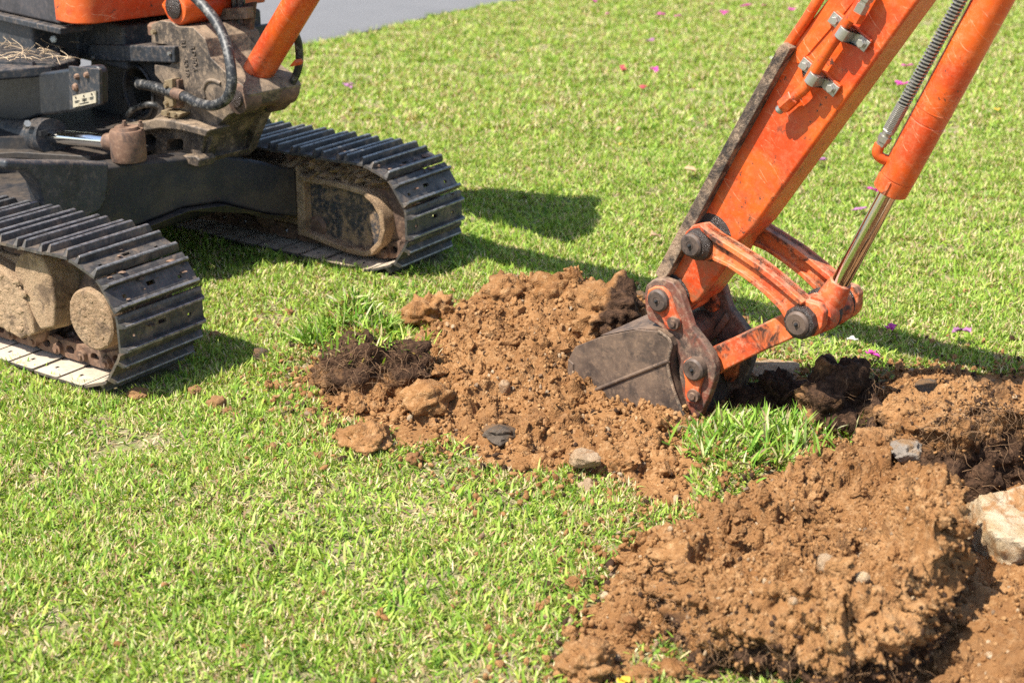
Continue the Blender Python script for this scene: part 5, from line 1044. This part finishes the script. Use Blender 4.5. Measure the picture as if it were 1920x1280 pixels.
part('gland_slot', MB().box(q0 + cdv * (t1 + .022) - ARM.l * .040 + ARM.f * .004, cdv / cl * .016, ARM.f * .004, ARM.l * .004), 'worn_orange', cyl)
ew = ARM.LP(1650, 292, .10); part('hose_elbow', MB().tube([ARM.LP(1668, 302, .120), ARM.LP(1652, 296, .106), ARM.LP(1645, 286, .10), ARM.LP(1650, 270, .10)], .0125, 14, 6), 'orange_paint', cyl)
h0, h1 = ARM.LP(1652, 272, .10), ARM.LP(1834, -60, .10); hd = h1 - h0
part('hose_nut', MB().lathe(h0, h0 + hd * .055, [(0, .0125), (.45, .0125), (.46, .0155), (1, .0155)], 6), 'zinc', cyl)
part('hose_ferrule', MB().lathe(h0 + hd * .05, h0 + hd * .10, [(0, .011), (1, .0125)], 18), 'zinc', cyl)
part('hose', MB().cyl(h0 + hd * .05, h0 + hd * 1.3, .0105, 14), 'rubber', cyl)
sp = MB(); u = np.cross(hd / np.linalg.norm(hd), Zv); u /= np.linalg.norm(u); w = np.cross(hd / np.linalg.norm(hd), u); pp = []; t = .08; a = 0
while t < 1.1:
    pp.append(h0 + hd * t + .0135 * (math.cos(a) * u + math.sin(a) * w)); a += math.pi / 4; t += (.0040 if t < .24 else .0085) / 8 / np.linalg.norm(hd) * 1.0
sp.tube(pp, .0019, 5, 1); part('spring_guard', sp, 'zinc', cyl, label='steel spring sleeve round the hose')
# ---------------------------------------------------------------- pipe with two saddle clamps on the arm side
lp = aN - .034
pipe = part('oil_pipe', MB().tube([ARM.LP(x, y, lp) for x, y in ((1634, -30), (1610, 12), (1574, 62), (1548, 100), (1520, 146), (1508, 166), (1486, 184))], .0135, 16, 6), 'orange_paint', arm)
e0_, e1_ = ARM.LP(1490, 181, lp), ARM.LP(1462, 206, lp); ev = e1_ - e0_
part('pipe_nut', MB().lathe(e0_, e0_ + ev * .8, [(0, .017), (.06, .019), (.94, .019), (1, .017)], 6), 'orange_paint', pipe); part('plug', MB().lathe(e0_ + ev * .8, e0_ + ev * 1.12, [(0, .011), (.8, .011), (1, .008)], 14), 'zinc', pipe)
n0, n1 = ARM.LP(1604, 34, lp), ARM.LP(1618, 8, lp); nv = n1 - n0
part('pipe_nut', MB().lathe(n0 - nv * .2, n0 + nv * .45, [(0, .018), (1, .019)], 6), 'orange_paint', pipe); part('swivel_nut', MB().lathe(n0 + nv * .45, n0 + nv * 2.2, [(0, .0165), (.35, .0165), (.36, .014), (.5, .014), (.51, .017), (1, .017)], 6), 'zinc', pipe)
ad = ARM.P(*(lambda q: (q[0], 0, q[1]))(ARM.L(1610, 12, lp))) - ARM.P(*(lambda q: (q[0], 0, q[1]))(ARM.L(1520, 146, lp))); ad /= np.linalg.norm(ad); cx = np.cross(ad, ARM.l); cx /= np.linalg.norm(cx)
if cx @ ARM.f < 0: cx = -cx
for x, y in ((1584, 62), (1527, 147)):
    c = ARM.LP(x, y, lp); c = c + ARM.l * 0.0; top = []; bot = []
    for k in range(-9, 10):
        t = k / 9; s_ = t * .056
        hgt = -.0165 * math.sqrt(max(0, 1 - (s_ / .0185) ** 2)) if abs(s_) < .0178 else 0
        f = .020 if abs(s_) >= .0178 else .020 + 0
        top.append((s_, (.020 if abs(s_) > .0185 else 0) + (hgt if abs(s_) < .0178 else 0) - .003)); bot.append((s_, top[-1][1] + .0055))
    prof = [c + cx * s_ + ARM.l * d for s_, d in top] + [c + cx * s_ + ARM.l * d for s_, d in bot[::-1]]
    cm = part('saddle_clamp', MB().prism([p - ad * .0135 for p in prof], ad * .027), 'zinc', pipe, .0008)
    part('clamp_pad', MB().box(c + ARM.l * .029, cx * .054, ad * .017, ARM.l * .006), 'orange_paint', pipe, .002)
    for s_ in (-.040, .040): b = c + cx * s_ + ARM.l * .017; part('bolt', MB().lathe(b - ARM.l * .009, b, [(0, .0085), (.1, .0095), (.62, .0095), (.63, .0125), (1, .0125)], 6), 'zinc', cm)
# ================================================================== PETALS AND LEAVES
BASE = np.array([0., 0., 0.])
def petal(name, px, py, size, mat, label, cat, group=None, n=3):
    size = size * 1.3; c = G(px, py, .034); rg = np.random.default_rng(int(px * 7 + py)); bm = bmesh.new()
    for k in range(n):
        a = rg.uniform(0, 6.28); L = size * rg.uniform(.8, 1.1); wv = L * .42; up = rg.uniform(.1, .7); rows = []
        for i in range(6):
            t = i / 5; w = wv * math.sin(math.pi * (.12 + .80 * t)) ; z = L * (up * t - .35 * t * t); row = []
            for j in (-1, -.5, 0, .5, 1): row.append(bm.verts.new((math.cos(a) * L * t - math.sin(a) * w * j, math.sin(a) * L * t + math.cos(a) * w * j, z + .18 * L * abs(j) ** 2 * (1 + .4 * rg.normal()))))
            rows.append(row)
        for i in range(5):
            for j in range(4): bm.faces.new((rows[i][j], rows[i][j + 1], rows[i + 1][j + 1], rows[i + 1][j]))
    me = bpy.data.meshes.new(name); bm.to_mesh(me); bm.free(); me.polygons.foreach_set('use_smooth', [True] * len(me.polygons)); me.materials.append(MAT[mat])
    o = link(bpy.data.objects.new(name, me)); o.location = c; sm_ = o.modifiers.new('thick', 'SOLIDIFY'); sm_.thickness = .0006; tag(o, label, cat, group)
for x, y, s, lab in ((1237, 28, .03, 'small magenta petal near the top edge above the open lawn middle'), (1359, 25, .032, 'pink petal near the top edge just left of the arm'), (1398, 12, .034, 'pale pink petal at the top edge left of the arm'), (1487, 21, .03, 'pink petal close to the arm edge at the top'),
        (1139, 27, .022, 'faint pink petal far back right of the road corner'), (1269, 31, .024, 'mauve pink petal second left of the pair near the arm top'), (1116, 2, .022, 'tiny pink petal at the very top edge right of the road'), (1433, 11, .022, 'tiny pink petal at the top edge between two larger ones'), (1700, 125, .026, 'small pink petal high between arm and spring hose')):
    petal('flower_petal', x, y, s, 'magenta_petal', lab, 'petal', 'pink petals on the far lawn')
petal('flower_petal', 1230, 132, .034, 'magenta_petal', 'bright magenta petal on open lawn left of the arm top', 'petal')
petal('flower_petal', 1220, 78, .028, 'mauve_petal', 'mauve petal behind the bright magenta petal left of the arm', 'petal')
petal('flower_petal', 1167, 129, .026, 'red_petal', 'dull red petal left of the bright magenta petal', 'petal'); petal('flower_petal', 1206, 167, .028, 'red_petal', 'dull red petal nearest below the bright magenta petal', 'petal')
petal('flower_petal', 1692, 160, .03, 'magenta_petal', 'magenta petal between arm and bucket cylinder', 'petal'); petal('flower_petal', 1532, 302, .030, 'mauve_petal', 'mauve petal on the lawn right of the arm middle', 'petal')
petal('flower_petal', 1638, 357, .026, 'magenta_petal', 'magenta petal beside the lower end of the orange cylinder tube', 'petal'); petal('flower_petal', 1613, 394, .026, 'mauve_petal', 'purple petal left of the chrome rod', 'petal')
petal('flower_petal', 1633, 664, .022, 'magenta_petal', 'vivid magenta petal in sunlit grass behind the trench', 'petal'); petal('flower_petal', 1667, 614, .022, 'magenta_petal', 'dark pink petal in the boom shadow nearest the link pin', 'petal'); petal('flower_petal', 1802, 620, .026, 'mauve_petal', 'pale mauve petal at the upper edge of the boom shadow', 'petal')
petal('flower_petal', 650, 163, .03, 'mauve_petal', 'mauve petal on the lawn behind the far track', 'petal')
petal('fallen_leaf', 1327, 11, .05, 'tan_leaf', 'tan leaf on the lawn at the top edge', 'leaf', n=1); petal('fallen_leaf', 1303, 323, .035, 'tan_leaf', 'tan leaf on the lawn left of the arm middle', 'leaf', n=1); petal('fallen_leaf', 1156, 246, .028, 'tan_leaf', 'small tan leaf alone on the open lawn above the heap', 'leaf', n=1)
petal('fallen_leaf', 1238, 444, .034, 'tan_leaf', 'rusty tan leaf on the grass left of the arm end', 'leaf', n=1); petal('fallen_leaf', 1588, 638, .024, 'pale_leaf', 'pale narrow leaf on grass right of the link pin', 'leaf', n=1); petal('fallen_leaf', 1445, 111, .03, 'pale_leaf', 'white leaf touching the arm back edge at the top', 'leaf', n=1)
petal('fallen_leaf', 1870, 208, .034, 'yellow_leaf', 'yellow leaf on the lawn right of the bucket cylinder', 'leaf', n=1); petal('fallen_leaf', 1162, 272, .022, 'yellow_leaf', 'tiny yellow leaf on the lawn behind the heap', 'leaf', n=1); petal('fallen_leaf', 1163, 1272, .018, 'yellow_leaf', 'bright yellow leaf beside the block clod at the bottom edge', 'leaf', n=2)
